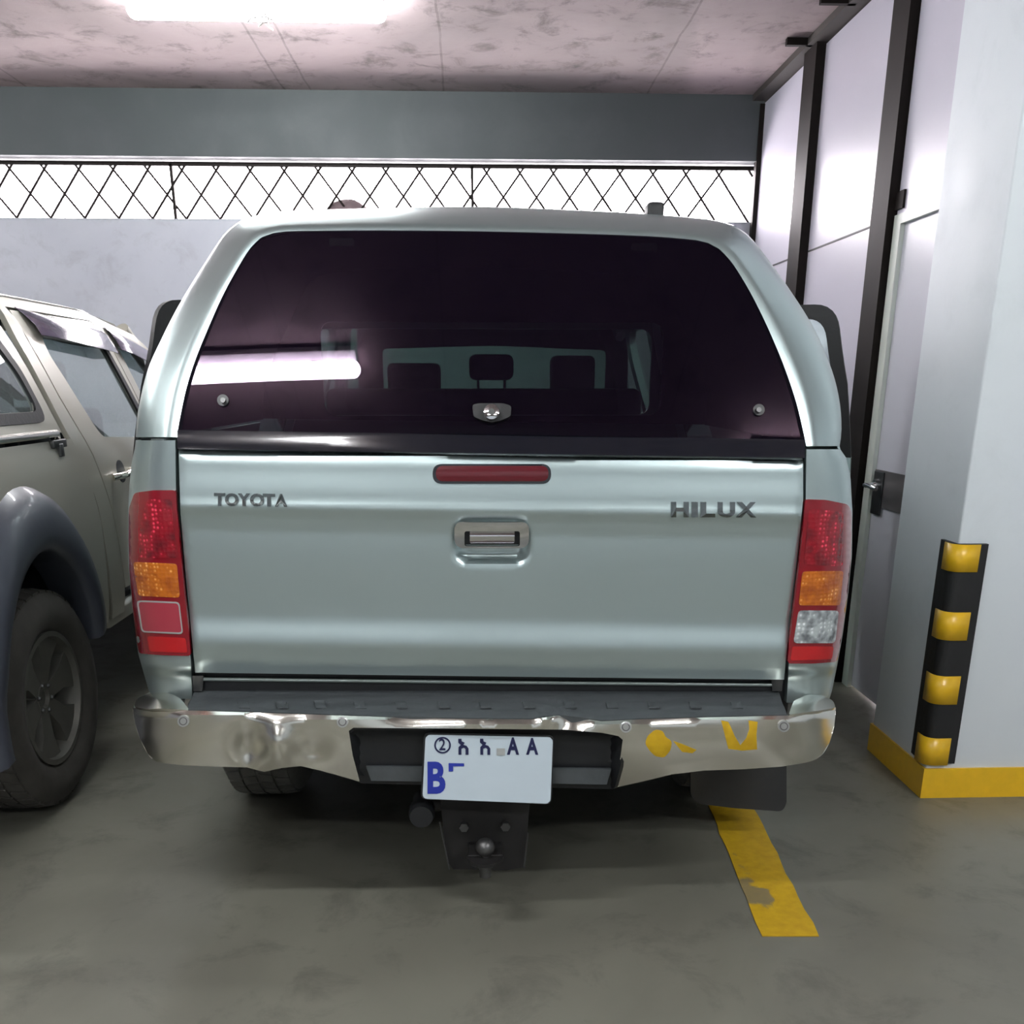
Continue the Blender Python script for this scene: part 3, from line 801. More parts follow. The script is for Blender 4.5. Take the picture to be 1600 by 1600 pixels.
# sensors
for cx, cy in ((286, 1127), (535, 1128), (978, 1136), (1225, 1135)):
    s_ = panel('parking_sensor', circ(cx, cy, 9, 18), lambda x, y: bfn(x, y, -.004), 5, 'sensor_grey', bu, thick=.006, face=(0, -1, 0))
    panel('sensor_ring', circ(cx, cy, 6.4, 18), lambda x, y: bfn(x, y, -.0048), 5, 'grey_plate', s_, thick=.003, face=(0, -1, 0))
    panel('sensor_disc', circ(cx, cy, 4.8, 18), lambda x, y: bfn(x, y, -.0058), 5, 'sensor_grey', s_, thick=.003, face=(0, -1, 0))
# yellow scrapes on the chrome
y1_ = fillet([(1012, 1150), (1024, 1140), (1036, 1142), (1040, 1152), (1050, 1158), (1048, 1172), (1038, 1184), (1024, 1182), (1014, 1172), (1008, 1162)], 4, 2)
y2_ = [(1052, 1158), (1064, 1162), (1088, 1172), (1082, 1177), (1066, 1175)]
y3_ = [(1127, 1126), (1138, 1128), (1142, 1136), (1148, 1150), (1157, 1165), (1166, 1154), (1171, 1140), (1170, 1126), (1184, 1128), (1182, 1148), (1183, 1171), (1160, 1173), (1138, 1170)]
for yy in (y1_, y2_, y3_):
    panel('paint_scrape', yy, lambda x, y: bfn(x, y, -.0012), 5, 'yellow_paint', bu, thick=.0008, face=(0, -1, 0))
# plate recess
def recfn(x, y):
    e = min(1, max(0, min((x-549)/14, (968-x)/14, (y-1140)/10)))
    return P(x, y, Y=DB+.012+.045*e+.02*max(0, (y-1190)/40))
RP = fillet([(543, 1136), (757, 1138), (880, 1139), (940, 1144), (976, 1150), (970, 1195), (960, 1233), (562, 1224), (549, 1180)], 4, 3)
rc = panel('plate_recess', RP, recfn, 8, 'black_plastic', tr, thick=.01, face=(0, -1, 0))
panel('recess_strip', [(572, 1198), (955, 1202), (948, 1226), (580, 1220)], lambda x, y: P(x, y, Y=DB+.048), 20, 'grey_plastic', rc, thick=.01, face=(0, -1, 0))
# number plate
YP = DB-.002
pfn = lambda x, y: P(x, y, Y=YP+.02*(1-(y-1147)/105))
PL = fillet([(665, 1148), (864, 1152), (860, 1256), (660, 1248)], 8, 4)
plb = panel('plate_frame', fillet([(662, 1146), (866, 1150), (862, 1258), (657, 1250)], 10, 4), lambda x, y: pfn(x, y)+Vector((0, .004, 0)), 20, 'black_plastic', tr, thick=.006, face=(0, -1, 0))
pl_ = panel('number_plate', PL, pfn, 20, 'white_plate', tr, thick=.002, face=(0, -1, 0))
def glyph(x, y):
    # Ethiopic letter built of strokes: slanted head, arched shoulder, two legs
    up = Vector((0, -.0018, 0))
    poly = [(0, 0), (5, 0), (5.5, 4), (10, 6), (8, 9.5), (13, 11), (16, 15), (16, 25), (11.5, 25), (11.5, 16), (9, 14), (5, 15.5), (5, 25), (.5, 25), (.5, 13), (4, 9.5), (0, 6)]
    panel('plate_character', [(x+a, y+b) for a, b in poly], lambda u, v: pfn(u, v)+up, 4, 'navy_ink', pl_, thick=.001, face=(0, -1, 0), smooth=None)
glyph(716, 1154); glyph(750, 1154)
for s_, a, b, c_, d_, m_ in (('2', 686, 696, 1154, 1172, 'navy_ink'), ('A', 792, 811, 1152, 1179, 'navy_ink'),
                             ('A', 822, 841, 1153, 1179, 'navy_ink'), ('B', 668, 696, 1190, 1240, 'blue_ink')):
    letters('plate_character', s_, lambda u, v: pfn(u, v), a, b, c_, d_, m_, pl_, .0015, .035 if s_ != '2' else .01)
panel('plate_ring', circ(691.5, 1164, 13, 28), lambda x, y: pfn(x, y)+Vector((0, -.0018, 0)), 6, 'navy_ink', pl_, holes=[circ(691.5, 1164, 10.5, 28)], thick=.001, face=(0, -1, 0))
panel('plate_dash', [(776, 1169), (789, 1169), (789, 1180), (776, 1180)], lambda x, y: pfn(x, y)+Vector((0, -.0018, 0)), 6, 'sensor_grey', pl_, thick=.001, face=(0, -1, 0))
panel('plate_character', [(701, 1192), (725, 1192.5), (725, 1197), (708, 1197), (708, 1205), (701, 1205)], lambda x, y: pfn(x, y)+Vector((0, -.0018, 0)), 4, 'blue_ink', pl_, thick=.001, face=(0, -1, 0), smooth=None)

# ---- tow hitch
def H(x, y, Y=2.30): return P(x, y, Y=Y)
z = lambda y, Y=2.3: P(758, y, Y=Y).z
hp = panel('hitch_bracket', [(688, 1250), (828, 1252), (824, 1300), (818, 1355), (790, 1360), (708, 1358), (698, 1345)], lambda x, y: H(x, y, 2.33+.0002*abs(x-758)), 12, 'under_metal', tr, thick=.012, face=(0, -1, 0))
bm = bmesh.new(); bx(bm, H(706, 1300).x, H(812, 1300).x, 2.34, 2.75, z(1340), z(1240)+.03, .006); from_bm('hitch_receiver', bm, 'under_metal', tr)
for a, b in (((687, 1284), (702, 1358)), ((825, 1300), (819, 1356))):
    tube('worn_edge', [H(*a, 2.322), H(*b, 2.322)], .0022, 'scratched_steel', hp, 6)
c0 = H(758, 1325, 2.25)
plt_ = bmesh.new(); lathebm(plt_, [(-.005, .001), (-.005, .048), (.005, .048), (.005, .001)], (c0.x, 2.25, c0.z-.028), 'Z', 28); bx(plt_, c0.x-.045, c0.x+.045, 2.25, 2.33, c0.z-.033, c0.z-.021, .003)
tg_ = from_bm('hitch_tongue', plt_, 'under_metal', tr)
prof = [(-.085, .010), (-.083, .016), (-.055, .016), (-.054, .022), (-.036, .022), (-.035, .013), (-.018, .012)]
prof += [(.025*sin(t), .025*cos(t)+.0005) for t in [radians(-50)+k/12*radians(140) for k in range(13)]]
lathe('tow_ball', prof, (c0.x, 2.25, c0.z+.002), 'Z', 'scratched_steel', tr, 24, smooth=50)
for dx in (-.055, .055):
    lathe('hitch_bolt', [(-.012, .003), (-.012, .013), (0, .013), (.02, .006)], (c0.x+dx, 2.32, c0.z+.03), 'Y', 'scratched_steel', hp, 6, smooth=None)
g0 = H(660, 1262, 2.36)
lathe('trailer_socket', [(-.06, .010), (-.06, .030), (-.04, .034), (-.01, .034), (0, .028), (.06, .028), (.06, .01)], g0, 'Y', 'black_plastic', tr, 24)
tube('socket_arm', [g0+Vector((.02, .02, 0)), g0+Vector((.13, .03, -.01))], .016, 'under_metal', tr)
# ---- wheels, axle, underbody, flap
def tyre_prof(W, R, r): 
    h = W/2
    return [(-h*.72, r), (-h*.98, r+(R-r)*.25), (-h*1.03, r+(R-r)*.5), (-h*.98, r+(R-r)*.75), (-h*.84, R-.014), (-h*.72, R-.004), (0, R), (h*.72, R-.004), (h*.84, R-.014), (h*.98, r+(R-r)*.75), (h*1.03, r+(R-r)*.5), (h*.98, r+(R-r)*.25), (h*.72, r)]
def wheel(parent, cx, cy, cz, W, R, r, s, mt='tyre', mr='alloy', blocks=True, spokes=6):
    # s = outward side
    t = lathe('tyre', tyre_prof(W, R, r), (cx, cy, cz), 'X', mt, parent, 72, True)
    if blocks:
        bm = bmesh.new(); N = 44
        cols = [(-.40, -.22, 0), (-.19, -.02, .5), (.02, .19, 0), (.22, .40, .5)]
        for a, b, ph in cols:
            for k in range(N):
                th0 = 2*pi*(k+ph)/N; th1 = th0+2*pi/N*.78; sk = .035*(1 if a+b > 0 else -1)
                def pt(w_, th, rr): return Vector((cx+w_*W, cy+rr*cos(th), cz+rr*sin(th)))
                vs_ = []
                for rr in (R-.012, R+.004):
                    dr = 0 if max(abs(a), abs(b)) < .3 else -.006
                    vs_.append([bm.verts.new(pt(a, th0, rr+(dr if a < -.3 else 0))), bm.verts.new(pt(b, th0+sk, rr+(dr if b > .3 else 0))),
                                bm.verts.new(pt(b, th1+sk, rr+(dr if b > .3 else 0))), bm.verts.new(pt(a, th1, rr+(dr if a < -.3 else 0)))])
                lo, hi = vs_; bm.faces.new(hi)
                for q in range(4): bm.faces.new((lo[q], lo[(q+1) % 4], hi[(q+1) % 4], hi[q]))
        from_bm('tread', bm, mt, t, None)
    h = W/2*s
    bm = bmesh.new()
    lathebm(bm, [(-h*.7, r-.012), (-h*.7, r+.004), (h*.72, r+.004), (h*.86, r+.008), (h*.86, r-.010), (h*.70, r-.016), (h*.2, r-.03), (h*.15, .02), (h*.10, .02), (-h*.5, r-.03)], (cx, cy, cz), 'X', 48, True)
    lathebm(bm, [(h*.15, .07), (h*.52, .062), (h*.60, .050), (h*.60, .034), (h*.50, .030), (h*.50, .001)], (cx, cy, cz), 'X', 32)
    for k in range(spokes):
        a = 2*pi*(k+.25)/spokes
        def rp(rad, tang, w_): return Vector((cx+w_*h, cy+rad*cos(a)-tang*sin(a), cz+rad*sin(a)+tang*cos(a)))
        A = [rp(.045, -.028, .58), rp(.045, .028, .58), rp(.045, .028, .2), rp(.045, -.028, .2)]
        M_ = [rp(r*.6, -.040, .66), rp(r*.6, .040, .66), rp(r*.6, .046, .3), rp(r*.6, -.046, .3)]
        B = [rp(r-.01, -.085, .72), rp(r-.01, .085, .72), rp(r-.01, .088, .3), rp(r-.01, -.088, .3)]
        L_ = [[bm.verts.new(v) for v in q] for q in (A, M_, B)]
        for U, V_ in zip(L_, L_[1:]):
            for q in range(4): bm.faces.new((U[q], U[(q+1) % 4], V_[(q+1) % 4], V_[q]))
        bm.faces.new(L_[0]); bm.faces.new(L_[-1])
    rm = from_bm('rim', bm, mr, parent, 35)
    for k in range(spokes):
        a = 2*pi*(k+.75)/spokes
        lathe('wheel_nut', [(h*.4, .009), (h*.62, .009), (h*.66, .005)], (cx, cy+.048*cos(a), cz+.048*sin(a)), 'X', 'scratched_steel', rm, 6, smooth=None)
    return t
for s in (-1, 1):
    wheel(tr, .045+s*.775, 3.28, .3905, .25, .382, .215, s, blocks=True)
    wheel(tr, .045+s*.765, 6.02, .3905, .25, .382, .215, s, blocks=False)
bm = bmesh.new(); tubebm(bm, [(-.62, 3.28, .386), (.71, 3.28, .386)], .045, 16)
from_bm('rear_axle', bm, 'under_metal', tr)
lathe('differential', [(-.13, .03), (-.10, .10), (-.04, .145), (.04, .145), (.10, .10), (.13, .03)], (.045, 3.26, .386), 'X', 'under_metal', tr, 24)
lathe('spare_wheel', [(-.10, .20), (-.12, .26), (-.10, .34), (-.04, .365), (.04, .365), (.10, .34), (.12, .26), (.10, .20)], (.10, 2.80, .56), 'Z', 'tyre', tr, 48, True)
for s in (-1, 1):
    bm = bmesh.new(); bx(bm, .045+s*.48-.04, .045+s*.48+.04, 2.42, 6.4, .50, .62, .006); from_bm('frame_rail', bm, 'under_metal', tr)
    tube('leaf_spring', [(.045+s*.54, 2.62, .50), (.045+s*.54, 2.95, .36), (.045+s*.54, 3.28, .31), (.045+s*.54, 3.6, .36), (.045+s*.54, 3.95, .5)], .03, 'under_metal', tr, 6)
    wl = [(3.28-.47*cos(a), .386+.47*sin(a)) for a in [k/14*pi for k in range(15)]]
    grid('wheel_liner', [[Vector((.045+s*x_, y_, z_)) for y_, z_ in wl] for x_ in (.52, .845)], 'black_plastic', tr, thick=.004)
    grid('wheel_liner', [[Vector((.045+s*x_, y_+2.74, z_)) for y_, z_ in wl] for x_ in (.52, .845)], 'black_plastic', tr, thick=.004)
tube('exhaust', [(-.42, 2.62, .40), (-.40, 3.0, .46), (-.35, 3.5, .5), (-.35, 4.6, .42)], .032, 'under_metal', tr, 14)
box('muffler', -.50, -.28, 2.70, 2.98, .36, .50, 'under_metal', tr, .04)
YF = 2.74
FL = fillet([(1079, 1190), (1229, 1184), (1229, 1256), (1222, 1268), (1150, 1263), (1092, 1256), (1079, 1244)], [0, 0, 6, 14, 0, 10, 8], 5)
mf = panel('mud_flap', FL, lambda x, y: P(x, y, Y=YF+.012*(1+cos((x-1100)/26)) * (1 if x < 1190 else .6)), 8, 'flap_rubber', tr, thick=.008, face=(0, -1, 0), smooth=60)
# upper hanger of the flap
q = P(1150, 1188, Y=YF); bm = bmesh.new(); bx(bm, q.x-.15, q.x+.15, YF+.01, YF+.03, q.z-.01, .62); from_bm('flap_hanger', bm, 'under_metal', tr)

# ---- cab
def tum(z): return clerp([(.45, .80), (.75, .845), (1.05, .835), (1.12, .82), (1.70, .665)], z)
ZR = 1.735
for s in (-1, 1):
    outl = [(3.92, .50), (4.05, .46), (5.45, .46), (5.56, .72), (5.52, 1.12), (5.12, 1.45), (4.88, 1.70), (4.0, 1.70), (3.92, 1.66)]
    rear_open = fillet([(4.12, .60), (4.52, .56), (4.52, 1.62), (4.06, 1.62), (4.0, 1.1)], .05)
    front_open = fillet([(4.62, .56), (5.42, .56), (5.46, .9), (5.44, 1.14), (5.08, 1.46), (4.90, 1.63), (4.62, 1.64)], .05)
    f_ = lambda v, z_, s=s: (.045+s*tum(z_), v, z_)
    cs = panel('cab_side', outl, f_, .07, 'silver_paint', tr, holes=[rear_open, front_open], thick=.03, face=(s, 0, 0))
# rear wall, roof, windscreen frame
def cabsec(y, zt): return None
rw = [(.045-.84, .5), (.045+.84, .5), (.045+.83, 1.10), (.045+.67, 1.68), (.045-.67, 1.68), (.045-.83, 1.10)]
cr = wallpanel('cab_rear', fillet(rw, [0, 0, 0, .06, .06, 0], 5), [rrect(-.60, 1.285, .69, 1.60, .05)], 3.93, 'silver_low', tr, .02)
panel('cab_rear_window', rrect(-.60, 1.285, .69, 1.60, .05), lambda u, v: (u, 3.935, v), .2, 'clear_glass', cr, thick=0)
rows = []
for y, zt, hw in ((3.93, 1.70, .66), (4.05, 1.73, .66), (4.5, 1.745, .66), (4.85, 1.715, .66)):
    rows.append([Vector((.045+hw*u, y, zt-.05*abs(u)**4)) for u in [k/12-1 for k in range(25)]])
grid('cab_roof', rows, 'silver_paint', tr, thick=.02, smooth=180, face=(0, 0, 1))
# windscreen (framed by two pillars) 
rows = []
for t in (0, .33, .66, 1):
    y = 4.88+(5.52-4.88)*t; z_ = 1.69+(1.12-1.69)*t; hw = .62+.14*t
    rows.append([Vector((.045+hw*u, y+.0*abs(u), z_)) for u in [k/6-1 for k in range(13)]])
grid('windscreen', rows, 'clear_glass', tr, smooth=180, face=(0, 1, 1))
for s in (-1, 1):
    tube('screen_pillar', [(.045+s*.645, 4.87, 1.69), (.045+s*.72, 5.2, 1.40), (.045+s*.80, 5.53, 1.12)], .035, 'silver_paint', tr, 10)
# bonnet, wings and nose
rows = []
for y, zt, zb, hw in ((5.50, 1.10, .55, .83), (5.56, 1.10, .5, .85), (6.0, 1.06, .5, .86), (6.45, 1.0, .5, .84), (6.66, .92, .45, .78), (6.74, .80, .45, .70)):
    pts = [(-hw, zb), (-hw, (zb+zt)/2), (-hw, zt-.12), (-hw*.93, zt-.03), (-hw*.6, zt), (0, zt+.015), (hw*.6, zt), (hw*.93, zt-.03), (hw, zt-.12), (hw, (zb+zt)/2), (hw, zb)]
    rows.append([Vector((.045+a, y, b)) for a, b in pts])
rows.append([Vector((.045+(p.x-.045)*.6, 6.75, .62)) for p in rows[-1]])
grid('bonnet', rows, 'silver_paint', tr, thick=.01, smooth=50, face=(0, 0, 1))
box('cab_floor', -.74, .83, 3.95, 5.6, .48, .52, 'interior_dark', tr)
box('dashboard', -.72, .81, 5.05, 5.5, .80, 1.12, 'interior_dark', tr, .05)
# lining around the windscreen
X_ = lambda px, y: P(px, 580, Y=y).x
Z_ = lambda py, y: P(768, py, Y=y).z
wy = 5.0
panel('windscreen_lining', [(X_(556, wy), 1.10), (X_(984, wy), 1.10), (X_(976, wy), 1.66), (X_(564, wy), 1.66)], lambda u, v: (u, wy-.25*(v-1.3), v), .08, 'interior_dark', tr,
      holes=[fillet([(X_(598, wy), 1.16), (X_(947, wy), 1.16), (X_(944, wy), Z_(548, wy)), (X_(770, wy), Z_(541, wy)), (X_(600, wy), Z_(546, wy))], [.05, .05, .03, .1, .03], 5)], thick=.02, face=(0, -1, 0))
# seats
def seat_back(name, x0, x1, y, z0, z1, hr, parent):
    bm = bmesh.new(); bx(bm, x0, x1, y, y+.12, z0, z1, .035); sb = from_bm(name, bm, 'seat_cloth', parent, 40)
    for a, b, za, zb in hr:
        bm = bmesh.new(); bx(bm, a, b, y+.01, y+.10, za, zb, .028); h_ = from_bm('headrest', bm, 'seat_cloth', sb, 40)
        for q in (a+(b-a)*.2, a+(b-a)*.8): tube('headrest_post', [(q, y+.05, z1-.02), (q, y+.05, za+.02)], .006, 'scratched_steel', h_, 6)
X_ = lambda px, y: P(px, 580, Y=y).x
Z_ = lambda py, y: P(768, py, Y=y).z
ry = 4.22
seat_back('rear_seat', -.62, .71, ry, .80, Z_(607, ry), [(X_(733, ry), X_(803, ry), Z_(594, ry), Z_(553, ry))], tr)
bm = bmesh.new(); bx(bm, -.62, .71, ry+.1, 4.62, .62, .84, .04); from_bm('rear_seat_cushion', bm, 'seat_cloth', tr)
fy = 4.86
for a, b, t in ((604, 688, 567), (861, 931, 555)):
    xa, xb = X_(a, fy), X_(b, fy); c_ = (xa+xb)/2
    seat_back('front_seat', c_-.24, c_+.24, fy, .62, Z_(640, fy), [(xa, xb, Z_(638, fy), Z_(t, fy))], tr)
lathe('steering_wheel', [(-.012, .17), (0, .182), (.012, .17), (0, .158)], (.045+.38, 5.15, 1.10), 'Y', 'interior_dark', tr, 28, True)
# open front doors
def open_door(s, ang, hyy=5.44, W_=.90, nm='front_door'):
    ca, sa = cos(ang), sin(ang)
    hx, hy = .045+s*.83, hyy; K = W_/.90
    def f(u, v, off=0):       # u along the door from the hinge, v height; lean in at the top
        lean = -s*(tum(1.0)-tum(v)) if v > 1.0 else 0
        u = u*K
        return (hx+s*u*sa+lean*ca - s*off*ca, hy-u*ca+abs(lean)*0 - off*sa*1.0, v)
    body = [(0, .52), (.86, .50), (.90, .75), (.90, 1.10), (-.02, 1.10)]
    o = panel(nm, fillet(body, [.03, .08, 0, 0, 0], 4), f, .08, 'silver_paint', tr, thick=.05, face=(s, 0, 0))
    fro = fillet([(0, 1.09), (.90, 1.09), (.89, 1.40), (.84, 1.715), (.56, 1.715), (.30, 1.50)], [0, 0, 0, .10, .12, .05], 6)
    fri = fillet([(.10, 1.14), (.84, 1.14), (.83, 1.40), (.79, 1.66), (.58, 1.66), (.34, 1.46)], [.02, .03, 0, .08, .10, .05], 6)
    fm = panel('window_frame', fro, f, .06, 'black_rubber', o, holes=[fri], thick=.035, face=(s, 0, 0))
    panel('window_seal', fillet([(.03, 1.12), (.87, 1.12), (.86, 1.40), (.815, 1.69), (.57, 1.69), (.32, 1.48)], [.02, .03, 0, .09, .10, .05], 6), lambda u, v: f(u, v, -.004), .06, 'grey_plastic', fm,
          holes=[fillet([(.045, 1.13), (.86, 1.13), (.85, 1.40), (.805, 1.68), (.575, 1.68), (.325, 1.47)], [.02, .03, 0, .08, .10, .05], 6)], thick=.008, face=(s, 0, 0))
    panel('door_glass', fri, lambda u, v: f(u, v, .012), .1, 'side_glass', o, thick=0, smooth=180)
open_door(-1, radians(50), 4.58, .80, 'rear_door'); open_door(1, radians(66), 4.58, .84, 'rear_door')
open_door(-1, radians(38), 5.44, .90, 'front_door'); open_door(1, radians(66), 5.44, .90, 'front_door')

# ================================================================== BEIGE PICKUP on the left
rg = empty('pickup_truck', (-2.33, 4.4, 0), 'beige pickup truck with dark grey wheel flares, parked at the left edge', 'pickup truck')
RC = -2.33
def rx(z): return clerp([(.40, .84), (.55, .872), (.80, .885), (1.0, .880), (1.15, .862), (1.22, .845), (1.60, .73), (1.70, .66)], z)
def RS(s):
    return lambda v, z, s=s, off=0: (RC+s*(rx(z)+off), v, z)
WY2, WZ2, RA2 = 3.19, .386, .42
FA, FB = .385, .49
for s in (1, -1):
    f = RS(s)
    # bed side
    arch = [(WY2-(FA+.03)*cos(a), WZ2+(FB+.04)*sin(a)) for a in [radians(10)+k/18*radians(160) for k in range(19)]]
    bed = [(2.08, 1.21), (2.08, .62), (2.3, .50)]+arch+[(3.80, .50), (3.80, .90), (3.74, 1.21)]
    bs = panel('bed_side', bed, f, .06, 'beige_paint', rg, thick=.02, face=(s, 0, 0), smooth=60)
    # rail on the bed rim with its end clamp
    rl = tube('bed_rail', [f(2.1, 1.235, off=.012), f(3.58, 1.235, off=.012), f(3.60, 1.22, off=.0)], .013, 'chrome', rg, 12)
    bm = bmesh.new(); c = Vector(f(3.58, 1.20, off=.004)); bx(bm, c.x-.012, c.x+.012, c.y-.06, c.y+.05, c.z-.014, c.z+.014, .004); bx(bm, c.x-.015, c.x+.015, c.y-.02, c.y+.012, c.z-.045, c.z, .004)
    from_bm('rail_clamp', bm, 'scratched_steel', rg)
    # flare
    rows = []
    for k in range(33):
        a = radians(-8)+k/32*radians(176)
        r = []
        for t, o in ((0, -.10), (.0, .02), (.012, .045), (.05, .058), (.12, .052), (.17, .025), (.19, -.01)):
            v = WY2-(FA+t*.55)*cos(a); z = max(.36, WZ2+(FB+t*1.15)*sin(a)); z2 = WZ2+(FB+t*1.15)*sin(a)
            r.append((RC+s*(rx(max(z, .5) if o < .06 else z)+o), v, z2))
        rows.append(r)
    grid('wheel_flare', rows, 'flare_grey', rg, thick=.004, smooth=60, face=(s, 0, .3))
    wl = [(WY2-(FA+.01)*cos(a), WZ2+(FB+.01)*sin(a)) for a in [k/14*pi for k in range(15)]]
    grid('wheel_liner', [[Vector((RC+s*x_, y_, z_)) for y_, z_ in wl] for x_ in (.50, .86)], 'black_plastic', rg, thick=.004)
    # canopy side with window
    cs = [(2.12, 1.235), (3.66, 1.235), (3.60, 1.45), (3.50, 1.70), (2.30, 1.70)]
    win_o = fillet([(2.35, 1.275), (3.57, 1.275), (3.53, 1.44), (3.44, 1.59), (2.45, 1.59)], [.05, .06, .03, .08, .05], 5)
    win_i = fillet([(2.39, 1.31), (3.53, 1.31), (3.495, 1.43), (3.41, 1.555), (2.48, 1.555)], [.04, .05, .03, .07, .04], 5)
    c1 = panel('canopy_side', fillet(cs, [0, 0, 0, .05, .05], 4), f, .07, 'beige_paint', rg, thick=.012, face=(s, 0, 0), holes=[win_i])
    panel('canopy_window_seal', win_o, lambda v, z: RS(s)(v, z, off=.008), .06, 'black_rubber', c1, thick=.012, face=(s, 0, 0), holes=[win_i])
    panel('canopy_window', win_i, f, .2, 'side_glass', c1, thick=0)
    # cab side: body with door openings cut as panels
    quarter = [(3.84, .50), (3.98, .50), (3.98, .62), (3.93, .92), (3.86, 1.14), (3.76, 1.36), (3.70, 1.56), (3.72, 1.66), (4.50, 1.66), (4.97, 1.58), (5.06, 1.52), (5.08, 1.55), (4.95, 1.62), (4.50, 1.70), (3.66, 1.70), (3.62, 1.56), (3.70, 1.25), (3.80, .95)]
    panel('cab_body', quarter, f, .05, 'beige_paint', rg, thick=.02, face=(s, 0, 0))
    rd = [(3.99, .60), (4.66, .58), (4.67, 1.16), (4.50, 1.655), (3.73, 1.65), (3.71, 1.56), (3.77, 1.36), (3.87, 1.14), (3.94, .92)]
    rwin = fillet([(3.99, 1.24), (4.03, 1.20), (4.60, 1.17), (4.45, 1.55), (3.84, 1.57), (3.84, 1.50)], [.03, .05, .01, .01, .04, .02], 4)
    d1 = panel('rear_door', rd, f, .06, 'beige_paint', rg, thick=.02, face=(s, 0, 0), holes=[rwin])
    panel('door_window', rwin, lambda v, z: RS(s)(v, z, off=-.008), .2, 'side_glass', d1, thick=0)
    panel('window_strip', [(4.44, 1.56), (4.475, 1.56), (4.65, 1.165), (4.60, 1.165)], lambda v, z: RS(s)(v, z, off=.003), .05, 'black_rubber', d1, thick=.01, face=(s, 0, 0))
    fd = [(4.675, .58), (5.52, .60), (5.56, 1.10), (5.10, 1.53), (4.97, 1.58), (4.51, 1.655), (4.68, 1.16)]
    fwin = fillet([(4.75, 1.17), (5.42, 1.15), (5.05, 1.49), (4.96, 1.54), (4.62, 1.56)], [.01, .05, .04, .04, .01], 4)
    d2 = panel('front_door', fd, f, .06, 'beige_paint', rg, thick=.02, face=(s, 0, 0), holes=[fwin])
    panel('door_window', fwin, lambda v, z: RS(s)(v, z, off=-.008), .2, 'side_glass', d2, thick=0)
    for dd, y0 in ((d1, 4.06), (d2, 4.84)):
        panel('handle_cup', circ(y0+.05, 1.06, .045, 18), lambda v, z: RS(s)(v, z, off=.002), .03, 'black_plastic', dd, thick=.004, face=(s, 0, 0))
        tube('door_handle', [f(y0-.06, 1.045, off=.004), f(y0-.03, 1.05, off=.035), f(y0+.12, 1.055, off=.035), f(y0+.15, 1.055, off=.004)], .014, 'chrome', dd, 10)
    # wind deflectors
    for dd, pts in ((d1, [(3.80, 1.635), (4.52, 1.59)]), (d2, [(4.60, 1.61), (5.02, 1.53)])):
        (ya, za), (yb, zb) = pts; rows = []
        for k in range(9):
            t = k/8; v = ya+(yb-ya)*t; z = za+(zb-za)*t; e = .4+.6*sin(min(1, t*4, (1-t)*6+.15)*pi/2)
            rows.append([Vector(f(v, z+.03, off=.004)), Vector(f(v, z+.01, off=.022*e+.004)), Vector(f(v, z-.03, off=.032*e+.006)), Vector(f(v, z-.065, off=.036*e+.008))])
        grid('wind_deflector', rows, 'purple_plastic', dd, thick=.003, smooth=60, face=(s, 0, 0))
    # sill step
    bm = bmesh.new(); bx(bm, RC+s*.80-.05, RC+s*.80+.05, 3.84, 5.5, .46, .52, .012); from_bm('sill', bm, 'beige_paint', rg)
    wheel(rg, RC+s*.770, WY2, .378, .26, .370, .222, s, 'tyre_dusty', 'alloy', True, 6)
    wheel(rg, RC+s*.770, 6.06, .378, .26, .370, .222, s, 'tyre_dusty', 'alloy', False, 6)
    bm = bmesh.new(); bx(bm, RC+s*.42-.04, RC+s*.42+.04, 2.2, 6.4, .48, .60); from_bm('frame_rail', bm, 'under_metal', rg)
# roofs
rows = []
for y, z in ((2.28, 1.66), (2.36, 1.72), (3.0, 1.735), (3.56, 1.735)):
    rows.append([Vector((RC+.665*u, y, z-.035*abs(u)**4)) for u in [k/10-1 for k in range(21)]])
grid('canopy_roof', rows, 'beige_paint', rg, thick=.02, smooth=180, face=(0, 0, 1))
rows = []
for y, z in ((3.62, 1.725), (3.75, 1.745), (4.4, 1.745), (4.85, 1.71), (5.0, 1.66)):
    rows.append([Vector((RC+.665*u, y, z-.045*abs(u)**4)) for u in [k/10-1 for k in range(21)]])
grid('cab_roof', rows, 'beige_paint', rg, thick=.02, smooth=180, face=(0, 0, 1))
rows = []
for t in (0, .5, 1):
    rows.append([Vector((RC+(.62+.15*t)*u, 5.0+.58*t, 1.64-.52*t)) for u in [k/6-1 for k in range(13)]])
grid('windscreen', rows, 'side_glass', rg, smooth=180)
for s in (-1, 1): tube('screen_pillar', [(RC+s*.65, 4.99, 1.65), (RC+s*.80, 5.58, 1.12)], .035, 'beige_paint', rg)
for y, zt in ((2.12, 1.66), (3.58, 1.70), (3.70, 1.68)):
    bm = bmesh.new(); bx(bm, RC-.66, RC+.66, y, y+.02, .6, zt if y > 3 else 1.22); from_bm('cab_rear' if y > 3.6 else 'bed_end', bm, 'interior_dark', rg)
rows = []
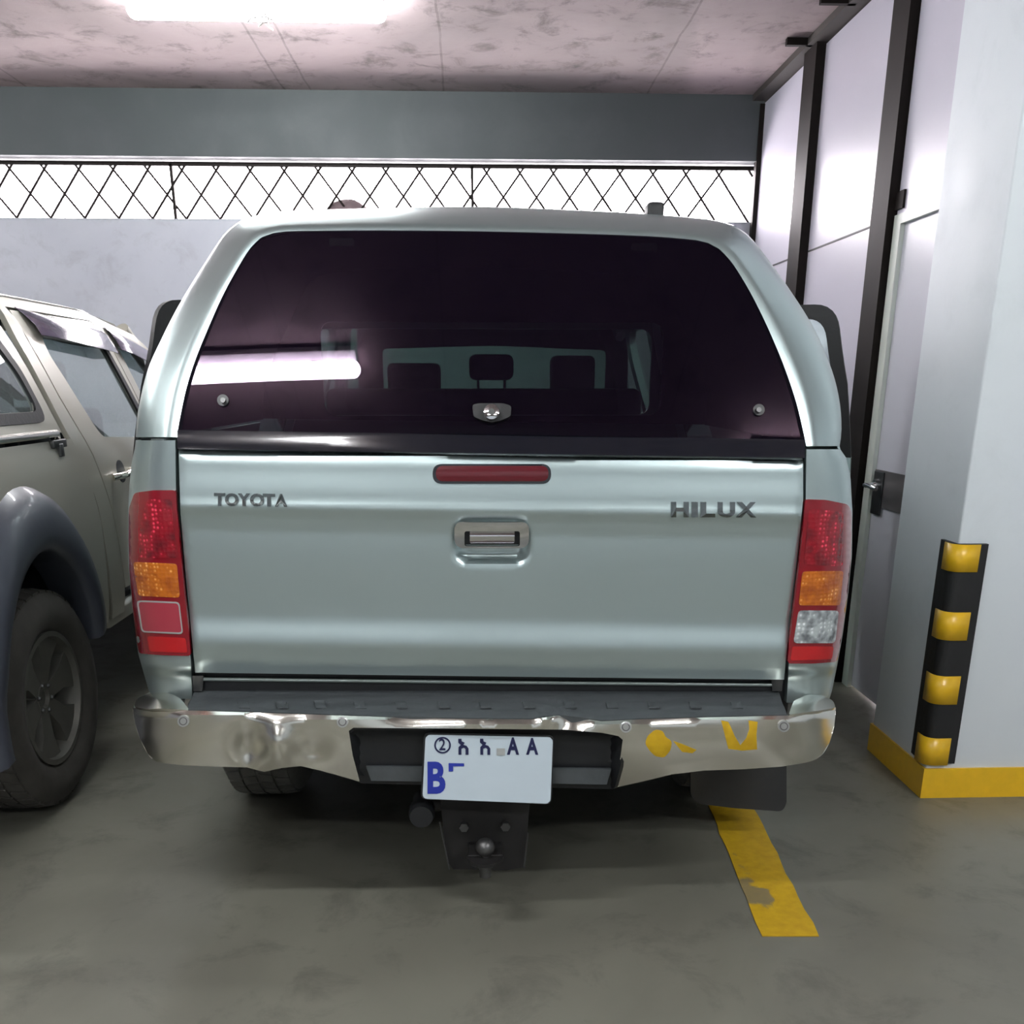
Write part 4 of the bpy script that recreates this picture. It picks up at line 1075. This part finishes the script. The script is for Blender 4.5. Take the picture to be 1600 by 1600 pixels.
for y, zt, hw in ((5.50, 1.12, .86), (5.60, 1.12, .87), (6.1, 1.08, .88), (6.5, 1.02, .86), (6.68, .92, .80), (6.76, .78, .70)):
    zb = .5; pts = [(-hw, zb), (-hw, .8), (-hw, zt-.12), (-hw*.93, zt-.03), (-hw*.6, zt), (0, zt+.015), (hw*.6, zt), (hw*.93, zt-.03), (hw, zt-.12), (hw, .8), (hw, zb)]
    rows.append([Vector((RC+a, y, b)) for a, b in pts])
rows.append([Vector((RC+(p.x-RC)*.6, 6.77, .62)) for p in rows[-1]])
grid('bonnet', rows, 'beige_paint', rg, thick=.01, smooth=50, face=(0, 0, 1))
box('cab_floor', RC-.80, RC+.80, 2.2, 5.6, .50, .54, 'interior_dark', rg)
bm = bmesh.new(); tubebm(bm, [(RC-.62, WY2, .385), (RC+.62, WY2, .385)], .045, 14); from_bm('rear_axle', bm, 'under_metal', rg)
for sx in (-.38, .38):
    seat = bmesh.new(); bx(seat, RC+sx-.25, RC+sx+.25, 4.55, 4.68, .7, 1.30, .04); st = from_bm('front_seat', seat, 'seat_cloth', rg, 40)
    bm = bmesh.new(); bx(bm, RC+sx-.12, RC+sx+.12, 4.57, 4.66, 1.33, 1.50, .03); from_bm('headrest', bm, 'seat_cloth', st, 40)
bm = bmesh.new(); bx(bm, RC-.68, RC+.68, 3.86, 4.0, .7, 1.22, .05); from_bm('rear_seat', bm, 'seat_cloth', rg, 40)

# ================================================================== heap on the parapet ledge
ha, hb_ = P(505, 320, Y=YB+.14), P(575, 320, Y=YB+.14)
bm = bmesh.new(); n = 24; rings = []
for j in range(6):
    t = j/5; ring = []
    for k in range(n):
        a = 2*pi*k/n; rr = (1-t**1.3)*(1+.12*sin(3*a+j)+.07*sin(7*a))
        ring.append(bm.verts.new(((ha.x+hb_.x)/2+rr*(hb_.x-ha.x)/2*1.25*cos(a)+.02*t, YB+.12+.09*rr*sin(a), PAR_Z+.005+(ha.z+.03-PAR_Z)*sin(t*pi/2)*.98+.008*sin(5*a+j)*(1-t))))
    rings.append(ring)
for A, B in zip(rings, rings[1:]):
    for k in range(n): bm.faces.new((A[k], A[(k+1) % n], B[(k+1) % n], B[k]))
bm.faces.new(rings[0]); bmesh.ops.remove_doubles(bm, verts=bm.verts, dist=1e-4)
o = from_bm('rubble_heap', bm, 'dirt_heap', None, 60)
tag(o, 'small dark heap lying on the wall ledge in front of the bright lattice', 'heap')
